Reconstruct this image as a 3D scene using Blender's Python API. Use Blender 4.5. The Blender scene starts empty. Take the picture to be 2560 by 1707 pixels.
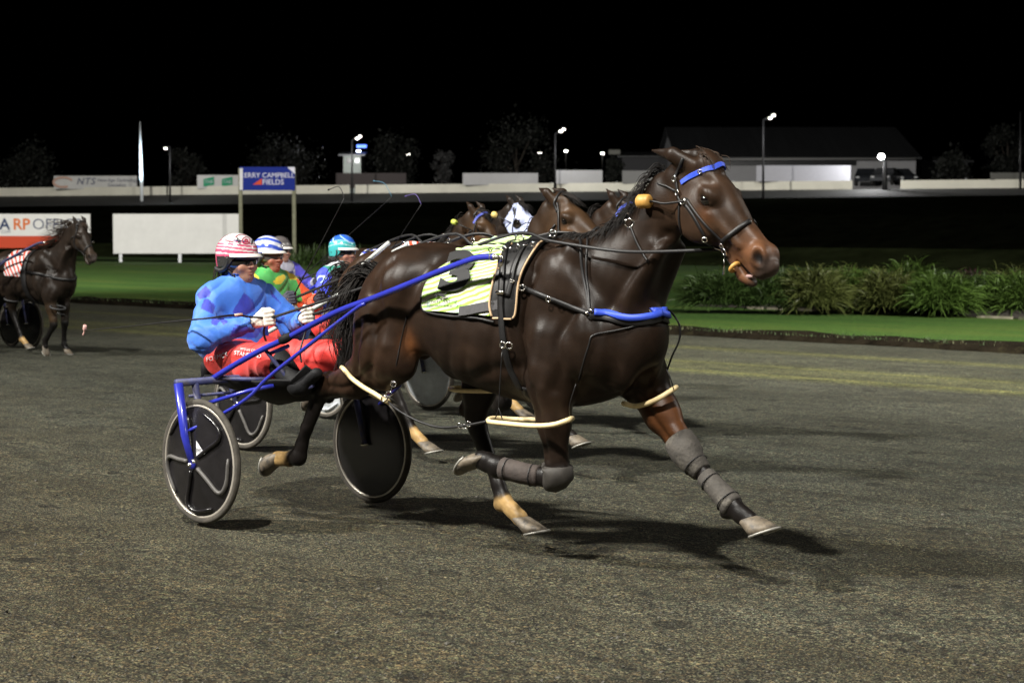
import bpy, math, random
import numpy as np
from mathutils import Vector, Matrix
from mathutils.bvhtree import BVHTree
rad = math.radians
SC = bpy.context.scene
COL = SC.collection

# ------------------------------------------------------------------ camera, world, lights
CAM_H, FPX = 1.64, 4600.0
PITCH = math.atan(296.5 / FPX)
cd = bpy.data.cameras.new('camera'); cam = bpy.data.objects.new('camera', cd); COL.objects.link(cam)
cd.sensor_width = 36.0; cd.lens = FPX / 2560 * 36.0; cd.clip_start = 0.1; cd.clip_end = 3000
cd.dof.use_dof = True; cd.dof.focus_distance = 9.5; cd.dof.aperture_fstop = 5.0
cam.location = (0, 0, CAM_H); cam.rotation_euler = (math.pi / 2 - PITCH, 0, 0)
SC.camera = cam
SC.render.engine = 'CYCLES'
SC.cycles.use_denoising = True
SC.cycles.max_bounces = 6
SC.cycles.sample_clamp_indirect = 4.0
SC.view_settings.view_transform = 'Standard'; SC.view_settings.look = 'None'
SC.view_settings.gamma = 1.0; SC.view_settings.exposure = 0.0

W = bpy.data.worlds.new('World'); SC.world = W; W.use_nodes = True
nt = W.node_tree; nt.nodes.clear()
wo = nt.nodes.new('ShaderNodeOutputWorld'); wb = nt.nodes.new('ShaderNodeBackground')
sk = nt.nodes.new('ShaderNodeTexSky'); sk.sky_type = 'NISHITA'; sk.sun_disc = False
sk.sun_elevation = rad(-7.5); sk.sun_rotation = rad(-95)
wb.inputs['Strength'].default_value = 0.05
nt.links.new(sk.outputs[0], wb.inputs[0]); nt.links.new(wb.outputs[0], wo.inputs[0])

def floodlight(loc, target, watts, angle=50, blend=.5, size=.6, col=(1, .965, .89)):
    d = bpy.data.lights.new('floodlight', 'SPOT'); o = bpy.data.objects.new('floodlight', d); COL.objects.link(o)
    d.energy = watts; d.spot_size = rad(angle); d.spot_blend = blend; d.shadow_soft_size = size; d.color = col
    o.location = loc
    o.rotation_euler = (Vector(target) - Vector(loc)).to_track_quat('-Z', 'Y').to_euler()
    return o
# the track's own flood masts stand outside the frame: one down the straight to the left, one behind the camera
floodlight((-52, 3, 43), (4, 9.5, 0), 320000, 40, .8, 2.4)
floodlight((-11, -20, 38), (3.0, 9.5, 0), 150000, 46, .7, 1.0)
floodlight((46, 30, 25), (4, 12, 0), 22000, 60, .6, .8)  # weak fill spot from the right, added to lift the black shadows
floodlight((24, -26, 25), (3, 12, 0), 11000, 60, .6, .8)  # second fill spot, added behind right to soften the shadows
floodlight((-34, 20, 24), (-25, 95, 1), 290000, 75, .5, .8)
floodlight((26, -6, 24), (16, 36, 0), 190000, 62, .6, .8)

# ------------------------------------------------------------------ photo geometry helpers
PHI = rad(46.5)
HD = np.array([math.sin(PHI), -math.cos(PHI), 0.0]); LF = np.array([math.cos(PHI), math.sin(PHI), 0.0])
ORG = np.array([-1.2156, 10.2801, 0.0])
CAMP = np.array([0, 0, CAM_H])
def ray(px, py):
    u = (px - 1280) / FPX; v = -(py - 853.5) / FPX
    return np.array([u, math.cos(PITCH) + v * math.sin(PITCH), -math.sin(PITCH) + v * math.cos(PITCH)])
def at(px, py, Y):
    r = ray(px, py); return CAMP + r * (Y / r[1])
def track_z(x, y):
    n = (x - ORG[0]) * LF[0] + (y - ORG[1]) * LF[1]
    return -.01 - .012 * n
def on_track(px, py):
    r = ray(px, py); z = 0.0
    for _ in range(30):
        P = CAMP + r * ((z - CAM_H) / r[2]); z = track_z(P[0], P[1])
    return P
def loc(px, py, y0):
    """photo pixel -> rig coordinates on the plane y = y0"""
    r = ray(px, py); t = (y0 - (CAMP - ORG) @ LF) / (r @ LF); P = CAMP + r * t; d = P - ORG
    return np.array([d @ HD, y0, P[2]])
def rig_ray(px, py):
    r = ray(px, py); d = CAMP - ORG
    o = np.array([d @ HD, d @ LF, CAM_H]); v = np.array([r @ HD, r @ LF, r[2]])
    return o, v / np.linalg.norm(v)
def rig_matrix(org=ORG, yaw=0.0, scale=1.0):
    a = math.atan2(HD[1], HD[0]) + yaw
    return Matrix.Translation(Vector(org)) @ Matrix.Rotation(a, 4, 'Z') @ Matrix.Scale(scale, 4)
RIGM = rig_matrix()

# ------------------------------------------------------------------ object helpers
ANCH = {}
def tag(o, label=None, cat=None, group=None, kind=None):
    if label: o['label'] = label
    if cat: o['category'] = cat
    if group: o['group'] = group
    if kind: o['kind'] = kind
    return o
def thing(name, label, cat, anchor=(0, 0, 0), M=None, group=None):
    """Empty at the thing's base; its parts are given in the coordinates of M (rig or world)."""
    o = bpy.data.objects.new(name, None); COL.objects.link(o); o.empty_display_size = .2
    M = M or Matrix.Identity(4)
    o.matrix_world = M @ Matrix.Translation(Vector(anchor))
    ANCH[o.name] = np.array(anchor, float)
    return tag(o, label, cat, group)
def mesh_fast(name, V, F, colors=None, uv=None, smooth=True, mats=None, mi=None):
    V = np.asarray(V, np.float32)
    me = bpy.data.meshes.new(name)
    if isinstance(F, np.ndarray):
        n = F.shape[1]; flat = F.astype(np.int32).ravel(); starts = np.arange(0, len(flat), n, dtype=np.int32); tot = np.full(len(F), n, np.int32)
    else:
        tot = np.array([len(f) for f in F], np.int32); flat = np.array([i for f in F for i in f], np.int32)
        starts = np.concatenate([[0], np.cumsum(tot)[:-1]]).astype(np.int32) if len(tot) else tot
    me.vertices.add(len(V)); me.vertices.foreach_set('co', V.ravel())
    me.loops.add(len(flat)); me.loops.foreach_set('vertex_index', flat)
    me.polygons.add(len(tot)); me.polygons.foreach_set('loop_start', starts); me.polygons.foreach_set('loop_total', tot)
    me.polygons.foreach_set('use_smooth', np.full(len(tot), smooth))
    if mi is not None: me.polygons.foreach_set('material_index', np.asarray(mi, np.int32))
    me.update(calc_edges=True); me.validate()
    if colors is not None:
        a = me.color_attributes.new('tint', 'FLOAT_COLOR', 'POINT')
        c = np.ones((len(V), 4), np.float32); c[:, :3] = colors
        a.data.foreach_set('color', c.ravel())
    if uv is not None:
        u = me.uv_layers.new(name='uv'); u.data.foreach_set('uv', np.asarray(uv, np.float32)[flat].ravel())
    for m in (mats if isinstance(mats, (list, tuple)) else [mats]):
        if m: me.materials.append(m)
    return me
def part(name, V, F, mat, parent=None, label=None, M=None, **kw):
    """one mesh object; V in the coordinates its thing was given in"""
    V = np.asarray(V, float)
    if parent is not None: V = V - ANCH[parent.name]
    o = bpy.data.objects.new(name, mesh_fast(name, V, F, mats=mat, **kw)); COL.objects.link(o)
    if parent is not None:
        o.parent = parent
        ANCH[o.name] = ANCH[parent.name]
    elif M is not None: o.matrix_world = M
    if label: o['label'] = label
    return o
def copy_tree(o, parent=None, M=None):
    c = o.copy(); COL.objects.link(c)
    if parent is not None: c.parent = parent
    if o.name in ANCH: ANCH[c.name] = ANCH[o.name]
    for ch in [x for x in o.children]: copy_tree(ch, c)
    return c

class MB:
    """collects simple shapes into one mesh"""
    def __init__(s): s.V = []; s.F = []; s.mi = []; s.cur = 0
    def add(s, V, F, m=None):
        b = len(s.V); s.V += [tuple(map(float, v)) for v in V]; s.F += [tuple(i + b for i in f) for f in F]
        s.mi += [s.cur if m is None else m] * len(F); return s
    def box(s, c, d, R=None, bev=0.0):
        c = np.array(c, float); h = np.array(d, float) / 2
        if bev:
            P = []
            for sx in (-1, 1):
                for sy in (-1, 1):
                    for sz in (-1, 1):
                        sg = np.array([sx, sy, sz])
                        for ax in range(3):
                            q = h - bev; q[ax] = h[ax]; P.append(sg * q)
            import bmesh
            bm = bmesh.new(); [bm.verts.new(p) for p in P]; bmesh.ops.convex_hull(bm, input=bm.verts)
            bm.verts.index_update(); V = np.array([v.co for v in bm.verts]); F = [[v.index for v in f.verts] for f in bm.faces]; bm.free()
        else:
            V = np.array([[x, y, z] for x in (-h[0], h[0]) for y in (-h[1], h[1]) for z in (-h[2], h[2])])
            F = [(0, 1, 3, 2), (4, 6, 7, 5), (0, 4, 5, 1), (2, 3, 7, 6), (0, 2, 6, 4), (1, 5, 7, 3)]
        if R is not None: V = V @ np.array(R).T
        return s.add(V + c, F)
    def tube(s, P, r, n=8, cap=True, flat=1.0, closed=False, up=None):
        P = np.array(P, float); m = len(P); r = np.full(m, r, float) if np.isscalar(r) else np.array(r, float)
        T = np.gradient(P, axis=0)
        if closed: T = np.roll(P, -1, 0) - np.roll(P, 1, 0)
        T /= np.linalg.norm(T, axis=1)[:, None] + 1e-12
        u0 = np.array(up if up is not None else ([0, 0, 1] if abs(T[0][2]) < .9 else [1, 0, 0]), float)
        V = []
        u = u0 - T[0] * (u0 @ T[0]); u /= np.linalg.norm(u)
        for i in range(m):
            u = u - T[i] * (u @ T[i]); u /= np.linalg.norm(u) + 1e-12; w = np.cross(T[i], u)
            for j in range(n):
                a = 2 * math.pi * j / n; V.append(P[i] + r[i] * (math.cos(a) * u * flat + math.sin(a) * w))
        F = []
        for i in range(m if closed else m - 1):
            k = (i + 1) % m
            for j in range(n): F.append((i * n + j, i * n + (j + 1) % n, k * n + (j + 1) % n, k * n + j))
        if cap and not closed: F.append(tuple(range(n - 1, -1, -1))); F.append(tuple(range((m - 1) * n, m * n)))
        return s.add(V, F)
    def ring(s, c, axis, R, r, n=24, k=6):
        a = np.array(axis, float); a /= np.linalg.norm(a); u = np.cross(a, [0, 0, 1] if abs(a[2]) < .9 else [1, 0, 0]); u /= np.linalg.norm(u); w = np.cross(a, u)
        return s.tube([np.array(c) + R * (math.cos(t) * u + math.sin(t) * w) for t in np.linspace(0, 2 * math.pi, n, endpoint=False)], r, k, closed=True, up=a)
    def lathe(s, prof, c=(0, 0, 0), axis=(0, 0, 1), n=32):
        """prof: (radius, height) pairs"""
        a = np.array(axis, float); a /= np.linalg.norm(a); u = np.cross(a, [0, 0, 1] if abs(a[2]) < .9 else [1, 0, 0]); u /= np.linalg.norm(u); w = np.cross(a, u)
        V = []; F = []
        for (r, h) in prof:
            for j in range(n):
                t = 2 * math.pi * j / n; V.append(np.array(c) + a * h + r * (math.cos(t) * u + math.sin(t) * w))
        for i in range(len(prof) - 1):
            for j in range(n): F.append((i * n + j, i * n + (j + 1) % n, (i + 1) * n + (j + 1) % n, (i + 1) * n + j))
        return s.add(V, F)
    def ball(s, c, r, n=12, m=8):
        r = np.array([r, r, r], float) if np.isscalar(r) else np.array(r, float)
        V = []; F = []
        for i in range(m + 1):
            p = math.pi * i / m
            for j in range(n):
                t = 2 * math.pi * j / n; V.append(np.array(c) + r * np.array([math.sin(p) * math.cos(t), math.sin(p) * math.sin(t), math.cos(p)]))
        for i in range(m):
            for j in range(n): F.append((i * n + j, (i + 1) * n + j, (i + 1) * n + (j + 1) % n, i * n + (j + 1) % n))
        return s.add(V, F)
    def part(s, name, mat, parent=None, label=None, smooth=True, M=None, **kw):
        return part(name, s.V, s.F, mat, parent, label, M=M, smooth=smooth, mi=s.mi if any(s.mi) else None, **kw)

def crom(P, n=6, closed=False):
    P = np.array(P, float)
    if closed: Q = np.vstack([P[-1:], P, P[:2]])
    else: Q = np.vstack([2 * P[0] - P[1], P, 2 * P[-1] - P[-2]])
    out = []
    for i in range(1, len(Q) - 2):
        p0, p1, p2, p3 = Q[i - 1], Q[i], Q[i + 1], Q[i + 2]
        for t in np.linspace(0, 1, n, endpoint=False):
            out.append(.5 * (2 * p1 + (p2 - p0) * t + (2 * p0 - 5 * p1 + 4 * p2 - p3) * t * t + (3 * p1 - p0 - 3 * p2 + p3) * t ** 3))
    if not closed: out.append(P[-1])
    return np.array(out)

# ------------------------------------------------------------------ materials
def M(name, col=(.5, .5, .5), rough=.6, metal=0.0, spec=.5, var=0.0, vscale=8.0, bump=0.0, bscale=60.0, attr=False, coat=0.0, emit=0.0, sheen=0.0, trans=0.0, alpha=1.0, dirt=None, stretch=None):
    m = bpy.data.materials.new(name); m.use_nodes = True; t = m.node_tree; b = t.nodes['Principled BSDF']
    b.inputs['Base Color'].default_value = (*col, 1); b.inputs['Roughness'].default_value = rough
    b.inputs['Metallic'].default_value = metal; b.inputs['Specular IOR Level'].default_value = spec
    b.inputs['Coat Weight'].default_value = coat; b.inputs['Sheen Weight'].default_value = sheen
    b.inputs['Transmission Weight'].default_value = trans; b.inputs['Alpha'].default_value = alpha
    if emit: b.inputs['Emission Color'].default_value = (*col, 1); b.inputs['Emission Strength'].default_value = emit
    tc = t.nodes.new('ShaderNodeTexCoord'); src = tc.outputs['Object']
    if stretch:
        mp = t.nodes.new('ShaderNodeMapping'); mp.inputs['Scale'].default_value = stretch; t.links.new(src, mp.inputs[0]); src = mp.outputs[0]
    out = None
    if attr:
        a = t.nodes.new('ShaderNodeAttribute'); a.attribute_name = 'tint'; out = a.outputs['Color']
    if var:
        n = t.nodes.new('ShaderNodeTexNoise'); n.inputs['Scale'].default_value = vscale; n.inputs['Detail'].default_value = 6; n.inputs['Roughness'].default_value = .65
        t.links.new(src, n.inputs['Vector'])
        r = t.nodes.new('ShaderNodeMapRange'); r.inputs[1].default_value = .3; r.inputs[2].default_value = .7; r.inputs[3].default_value = 1 - var; r.inputs[4].default_value = 1 + var
        t.links.new(n.outputs[0], r.inputs[0])
        mx = t.nodes.new('ShaderNodeMix'); mx.data_type = 'RGBA'; mx.blend_type = 'MULTIPLY'; mx.inputs[0].default_value = 1
        if out: t.links.new(out, mx.inputs[6])
        else: mx.inputs[6].default_value = (*col, 1)
        t.links.new(r.outputs[0], mx.inputs[7]); out = mx.outputs[2]
    if dirt:
        n = t.nodes.new('ShaderNodeTexNoise'); n.inputs['Scale'].default_value = dirt[1]; n.inputs['Detail'].default_value = 8; n.inputs['Roughness'].default_value = .7
        t.links.new(src, n.inputs['Vector'])
        r = t.nodes.new('ShaderNodeMapRange'); r.inputs[1].default_value = dirt[2]; r.inputs[2].default_value = dirt[2] + .15
        t.links.new(n.outputs[0], r.inputs[0])
        mx = t.nodes.new('ShaderNodeMix'); mx.data_type = 'RGBA'
        t.links.new(r.outputs[0], mx.inputs[0])
        if out: t.links.new(out, mx.inputs[6])
        else: mx.inputs[6].default_value = (*col, 1)
        mx.inputs[7].default_value = (*dirt[0], 1); out = mx.outputs[2]
    if out: t.links.new(out, b.inputs['Base Color'])
    if bump:
        n = t.nodes.new('ShaderNodeTexNoise'); n.inputs['Scale'].default_value = bscale; n.inputs['Detail'].default_value = 5
        t.links.new(src, n.inputs['Vector'])
        bp = t.nodes.new('ShaderNodeBump'); bp.inputs['Strength'].default_value = bump; bp.inputs['Distance'].default_value = .01
        t.links.new(n.outputs[0], bp.inputs['Height']); t.links.new(bp.outputs[0], b.inputs['Normal'])
    return m

# ------------------------------------------------------------------ signed-distance modelling (organic shapes)
class SDF:
    def __init__(s, lo, hi, res):
        s.lo = np.array(lo, float); s.res = res
        s.n = np.ceil((np.array(hi) - s.lo) / res).astype(int) + 1
        s.F = np.full(s.n, 1.0, np.float32)
        s.ax = [(s.lo[i] + res * np.arange(s.n[i])).astype(np.float32) for i in range(3)]
    def sub(s, lo, hi):
        a = np.maximum(np.floor((np.array(lo) - s.lo) / s.res).astype(int), 0)
        b = np.minimum(np.ceil((np.array(hi) - s.lo) / s.res).astype(int) + 1, s.n)
        if np.any(b - a < 1): return None
        sl = tuple(slice(a[i], b[i]) for i in range(3))
        return sl, s.ax[0][sl[0]][:, None, None], s.ax[1][sl[1]][None, :, None], s.ax[2][sl[2]][None, None, :]
    def put(s, sl, d, k, op):
        f = s.F[sl]
        if op == 'add':
            h = np.maximum(k - np.abs(f - d), 0) / k; s.F[sl] = np.minimum(f, d) - h * h * k * .25
        else:
            h = np.maximum(k - np.abs(f + d), 0) / k; s.F[sl] = np.maximum(f, -d) + h * h * k * .25
    def ell(s, c, r, pitch=0.0, yaw=0.0, k=.03, op='add'):
        """ellipsoid; pitch turns it in the x-z plane (nose up), yaw about z"""
        c = np.array(c, float); r = np.array(r if not np.isscalar(r) else [r] * 3, float); R = r.max() + k + .02
        q = s.sub(c - R, c + R)
        if q is None: return
        sl, X, Y, Z = q; x = X - c[0]; y = Y - c[1]; z = Z - c[2]
        cy, sy = math.cos(yaw), math.sin(yaw); x, y = x * cy + y * sy, -x * sy + y * cy
        cp, sp = math.cos(pitch), math.sin(pitch); x, z = x * cp + z * sp, -x * sp + z * cp
        k0 = np.sqrt((x / r[0]) ** 2 + (y / r[1]) ** 2 + (z / r[2]) ** 2); k1 = np.sqrt((x / r[0] ** 2) ** 2 + (y / r[1] ** 2) ** 2 + (z / r[2] ** 2) ** 2)
        s.put(sl, k0 * (k0 - 1) / np.maximum(k1, 1e-6), k, op)
    def cone(s, a, b, ra, rb, k=.03, ys=1.0, op='add'):
        a = np.array(a, float); b = np.array(b, float); R = max(ra, rb) * max(ys, 1) + k + .02
        q = s.sub(np.minimum(a, b) - R, np.maximum(a, b) + R)
        if q is None: return
        sl, X, Y, Z = q; d = b - a; d2 = d @ d + 1e-9
        x = X - a[0]; y = Y - a[1]; z = Z - a[2]
        t = np.clip((x * d[0] + y * d[1] + z * d[2]) / d2, 0, 1)
        dd = np.sqrt((x - t * d[0]) ** 2 + ((y - t * d[1]) / ys) ** 2 + (z - t * d[2]) ** 2) - (ra + (rb - ra) * t)
        s.put(sl, dd, k, op)
    def chain(s, pts, k=.03, ys=1.0, op='add'):
        """pts: (x, y, z, r)"""
        for p, q in zip(pts[:-1], pts[1:]): s.cone(p[:3], q[:3], p[3], q[3], k, ys, op)
    def loft(s, o, ang, st, k=.03, op='add', pw=2.0):
        """straight axis in the x-z plane from o at angle ang; st rows: s, top, bottom, half width"""
        st = np.array(st, float); S = crom(st, 8); dx, dz = math.cos(ang), math.sin(ang); o = np.array(o, float)
        R = np.abs(st[:, 1:]).max() + k + .02
        A = o + np.outer([st[0, 0], st[-1, 0]], [dx, 0, dz])
        q = s.sub(A.min(0) - R, A.max(0) + R)
        if q is None: return
        sl, X, Y, Z = q; x = X - o[0]; z = Z - o[2]
        a = x * dx + z * dz; n = -x * dz + z * dx; ac = np.clip(a, st[0, 0], st[-1, 0])
        top = np.interp(ac, S[:, 0], S[:, 1]); bot = np.interp(ac, S[:, 0], S[:, 2]); hw = np.interp(ac, S[:, 0], S[:, 3])
        hh = (top - bot) / 2; m = np.minimum(hh, hw)
        l = np.abs(Y - o[1]); nn = np.abs(n - (top + bot) / 2); e = np.abs(a - ac)
        v = ((l / hw) ** pw + (nn / hh) ** pw + (e / m) ** pw) ** (1 / pw)
        s.put(sl, ((v - 1) * m).astype(np.float32), k, op)
    def mesh(s, smooth=2):
        F = s.F; S = F < 0
        cnt = np.zeros(np.array(F.shape) - 1, np.uint8)
        C8 = [(i, j, k) for i in (0, 1) for j in (0, 1) for k in (0, 1)]
        sh = F.shape
        for (i, j, k) in C8: cnt += S[i:sh[0] - 1 + i, j:sh[1] - 1 + j, k:sh[2] - 1 + k]
        act = (cnt > 0) & (cnt < 8); idx = np.argwhere(act)
        val = {c: F[idx[:, 0] + c[0], idx[:, 1] + c[1], idx[:, 2] + c[2]] for c in C8}
        pos = np.zeros((len(idx), 3)); num = np.zeros(len(idx))
        for a in C8:
            for b in C8:
                if sum(abs(a[i] - b[i]) for i in range(3)) == 1 and a < b:
                    va, vb = val[a], val[b]; m = (va < 0) != (vb < 0)
                    t = np.where(m, va / np.where(m, va - vb, 1), 0)
                    pos += m[:, None] * (np.array(a) + t[:, None] * (np.array(b) - np.array(a))); num += m
        V = s.lo + s.res * (idx + pos / num[:, None])
        ID = np.full(act.shape, -1, np.int32); ID[act] = np.arange(len(idx))
        Q = []
        for ax in range(3):
            p, q = (ax + 1) % 3, (ax + 2) % 3
            s0 = [slice(None)] * 3; s1 = [slice(None)] * 3; s0[ax] = slice(0, -1); s1[ax] = slice(1, None)
            A = S[tuple(s0)]; B = S[tuple(s1)]; e = np.argwhere(A != B)
            e = e[(e[:, p] > 0) & (e[:, q] > 0) & (e[:, p] < sh[p] - 1) & (e[:, q] < sh[q] - 1)]
            ins = A[e[:, 0], e[:, 1], e[:, 2]]
            quad = []
            for (dp, dq) in ((-1, -1), (0, -1), (0, 0), (-1, 0)):
                c = e.copy(); c[:, p] += dp; c[:, q] += dq; quad.append(ID[c[:, 0], c[:, 1], c[:, 2]])
            quad = np.stack(quad, 1); quad[~ins] = quad[~ins][:, ::-1]; Q.append(quad)
        Q = np.vstack(Q); Q = Q[(Q >= 0).all(1)]
        E = np.vstack([Q[:, [0, 1]], Q[:, [1, 2]], Q[:, [2, 3]], Q[:, [3, 0]]]); nV = len(V)
        deg = np.bincount(E[:, 0], minlength=nV) + np.bincount(E[:, 1], minlength=nV)
        for it in range(smooth):
            for lam in (.5, -.52):
                avg = np.stack([np.bincount(E[:, 0], V[E[:, 1], c], nV) + np.bincount(E[:, 1], V[E[:, 0], c], nV) for c in range(3)], 1) / np.maximum(deg, 1)[:, None]
                V = V + lam * (avg - V)
        return V, Q
def vnormals(V, Q):
    n = np.cross(V[Q[:, 2]] - V[Q[:, 0]], V[Q[:, 3]] - V[Q[:, 1]]); N = np.zeros_like(V)
    for c in range(4):
        for a in range(3): N[:, a] += np.bincount(Q[:, c], n[:, a], len(V))
    return N / (np.linalg.norm(N, axis=1)[:, None] + 1e-12)
def sstep(x, a, b):
    t = np.clip((x - a) / (b - a), 0, 1); return t * t * (3 - 2 * t)
def mixc(c, col, w):
    return c * (1 - w[:, None]) + np.array(col) * w[:, None]
def vnoise(V, sc, seed=0):
    """cheap smooth noise 0..1 from sums of sines"""
    rs = np.random.RandomState(seed); o = np.zeros(len(V))
    for i in range(6):
        d = rs.normal(size=3) * sc * (1 + .6 * i); o += np.sin(V @ d + rs.rand() * 6.28) / (1 + .5 * i)
    return .5 + o / 5.2
# ------------------------------------------------------------------ the place: track, verge, infield, bank
def nodes_of(name):
    m = bpy.data.materials.new(name); m.use_nodes = True
    return m, m.node_tree, m.node_tree.nodes['Principled BSDF']
def noise(t, v, sc, det=6, ro=.6, dist=0.0):
    n = t.nodes.new('ShaderNodeTexNoise'); n.inputs['Scale'].default_value = sc; n.inputs['Detail'].default_value = det
    n.inputs['Roughness'].default_value = ro; n.inputs['Distortion'].default_value = dist; t.links.new(v, n.inputs['Vector']); return n.outputs[0]
def ramp(t, f, stops):
    r = t.nodes.new('ShaderNodeValToRGB'); e = r.color_ramp.elements
    e[0].position, e[0].color = stops[0][0], (*stops[0][1], 1); e[1].position, e[1].color = stops[-1][0], (*stops[-1][1], 1)
    for p, c in stops[1:-1]: x = e.new(p); x.color = (*c, 1)
    t.links.new(f, r.inputs[0]); return r.outputs[0]
def mix(t, f, a, b, mode='MIX'):
    n = t.nodes.new('ShaderNodeMix'); n.data_type = 'RGBA'; n.blend_type = mode
    for s, v in ((0, f), (6, a), (7, b)):
        if isinstance(v, (int, float)): n.inputs[s].default_value = v
        elif isinstance(v, tuple): n.inputs[s].default_value = (*v, 1)
        else: t.links.new(v, n.inputs[s])
    return n.outputs[2]
def mapping(t, src, scale=(1, 1, 1)):
    p = t.nodes.new('ShaderNodeMapping'); p.inputs['Scale'].default_value = scale; t.links.new(src, p.inputs[0]); return p.outputs[0]
def math_n(t, op, a, b=None):
    n = t.nodes.new('ShaderNodeMath'); n.operation = op
    for i, v in enumerate((a, b)):
        if v is None: continue
        if isinstance(v, (int, float)): n.inputs[i].default_value = v
        else: t.links.new(v, n.inputs[i])
    return n.outputs[0]

def track_material():
    m, t, b = nodes_of('track grit'); o = t.nodes.new('ShaderNodeTexCoord').outputs['Object']
    big = noise(t, mapping(t, o, (.45, .9, 1)), .9, 6, .65)
    med = noise(t, mapping(t, o, (.8, 1.2, 1)), 3.2, 7, .7)
    fine = noise(t, o, 40, 4, .7); grit = noise(t, o, 115, 1, .5)
    base = ramp(t, big, [(.3, (.024, .023, .017)), (.5, (.036, .035, .0275)), (.7, (.047, .046, .037))])
    sp0 = t.nodes.new('ShaderNodeSeparateXYZ'); t.links.new(o, sp0.inputs[0])
    zone = t.nodes.new('ShaderNodeMapRange'); zone.inputs[1].default_value = -3.5; zone.inputs[2].default_value = 4.0; t.links.new(math_n(t, 'ADD', sp0.outputs[1], math_n(t, 'MULTIPLY', math_n(t, 'SUBTRACT', big, .5), 9.0)), zone.inputs[0])
    base = mix(t, 1.0, base, mix(t, zone.outputs[0], (.88, .80, .63), (.74, .81, .85)), 'MULTIPLY')
    base = mix(t, 1.0, base, ramp(t, med, [(.30, (.55, .55, .55)), (.5, (.95, .95, .95)), (.70, (1.3, 1.27, 1.2))]), 'MULTIPLY')
    base = mix(t, 1.0, base, ramp(t, fine, [(.32, (.18, .18, .19)), (.5, (.92, .92, .92)), (.64, (2.3, 2.25, 2.1))]), 'MULTIPLY')
    base = mix(t, 1.0, base, ramp(t, grit, [(.36, (.15, .15, .16)), (.5, (.9, .9, .9)), (.62, (3.2, 3.1, 2.8))]), 'MULTIPLY')
    # warm and green mottling of the crushed stone
    col = noise(t, o, 38, 3, .6)
    base = mix(t, .5, base, mix(t, 1.0, base, ramp(t, col, [(.35, (.8, 1.12, .95)), (.5, (1, 1, 1)), (.65, (1.4, 1.0, .7))]), 'MULTIPLY'))
    # sandy lanes along the inner edge (object y runs across the track)
    sep = t.nodes.new('ShaderNodeSeparateXYZ'); t.links.new(o, sep.inputs[0])
    wob = noise(t, mapping(t, o, (.03, .4, 1)), 1.0, 3)
    n = math_n(t, 'ADD', sep.outputs[1], math_n(t, 'MULTIPLY', math_n(t, 'SUBTRACT', wob, .5), .35))
    n = math_n(t, 'DIVIDE', n, 17.8)
    lanes = ramp(t, n, [(.0, (0, 0, 0)), (.585, (.02, .02, .02)), (.605, (.62, .62, .62)), (.622, (1, 1, 1)), (.634, (.35, .35, .35)), (.655, (.55, .55, .55)), (.678, (.5, .5, .5)), (.69, (1, 1, 1)), (.702, (.30, .30, .30)), (.735, (.12, .12, .12)), (.74, (.0, .0, .0)), (.745, (.15, .15, .15)), (.80, (.12, .12, .12)), (.822, (.75, .75, .75)), (.835, (.75, .75, .75)), (.852, (.12, .12, .12)), (1, (.02, .02, .02))])
    streak = noise(t, mapping(t, o, (.03, 5.0, 1)), 1.0, 5, .7)
    lanes = mix(t, 1.0, lanes, ramp(t, streak, [(.3, (.65, .65, .65)), (.6, (1.1, 1.1, 1.1))]), 'MULTIPLY')
    lum = t.nodes.new('ShaderNodeRGBToBW'); t.links.new(lanes, lum.inputs[0])
    sand = mix(t, 1.0, base, (2.0, 2.0, 1.0), 'MULTIPLY')
    base = mix(t, lum.outputs[0], base, sand)
    # scattered hoof prints, pressed in and a little darker
    wv = t.nodes.new('ShaderNodeVectorMath'); wv.operation = 'ADD'; t.links.new(o, wv.inputs[0])
    wn2 = t.nodes.new('ShaderNodeTexNoise'); wn2.inputs['Scale'].default_value = 9; t.links.new(o, wn2.inputs['Vector'])
    ws = t.nodes.new('ShaderNodeVectorMath'); ws.operation = 'SCALE'; ws.inputs['Scale'].default_value = .10; t.links.new(wn2.outputs['Color'], ws.inputs[0]); t.links.new(ws.outputs[0], wv.inputs[1])
    hv = t.nodes.new('ShaderNodeTexVoronoi'); hv.inputs['Scale'].default_value = 1.7; t.links.new(wv.outputs[0], hv.inputs['Vector'])
    hr_ = ramp(t, hv.outputs['Distance'], [(.0, (.42, .42, .42)), (.12, (.5, .5, .5)), (.17, (1.25, 1.25, 1.25)), (.23, (1, 1, 1)), (1, (1, 1, 1))])
    base = mix(t, .9, base, mix(t, 1.0, base, hr_, 'MULTIPLY'))
    dent = t.nodes.new('ShaderNodeRGBToBW'); t.links.new(hr_, dent.inputs[0])
    # pale chips
    vo = t.nodes.new('ShaderNodeTexVoronoi'); vo.inputs['Scale'].default_value = 60; t.links.new(o, vo.inputs['Vector'])
    wn = noise(t, o, 60, 2)
    chip = math_n(t, 'MULTIPLY', math_n(t, 'LESS_THAN', vo.outputs['Distance'], .2), math_n(t, 'GREATER_THAN', wn, .55))
    base = mix(t, math_n(t, 'MULTIPLY', chip, .75), base, (.23, .22, .19))
    pit = noise(t, mapping(t, o, (.8, 1.2, 1)), 9, 4, .6); base = mix(t, 1.0, base, ramp(t, pit, [(.34, (.62, .62, .62)), (.46, (1, 1, 1)), (.6, (1.08, 1.07, 1.05))]), 'MULTIPLY')
    t.links.new(base, b.inputs['Base Color']); b.inputs['Roughness'].default_value = .85; b.inputs['Specular IOR Level'].default_value = .25
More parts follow.
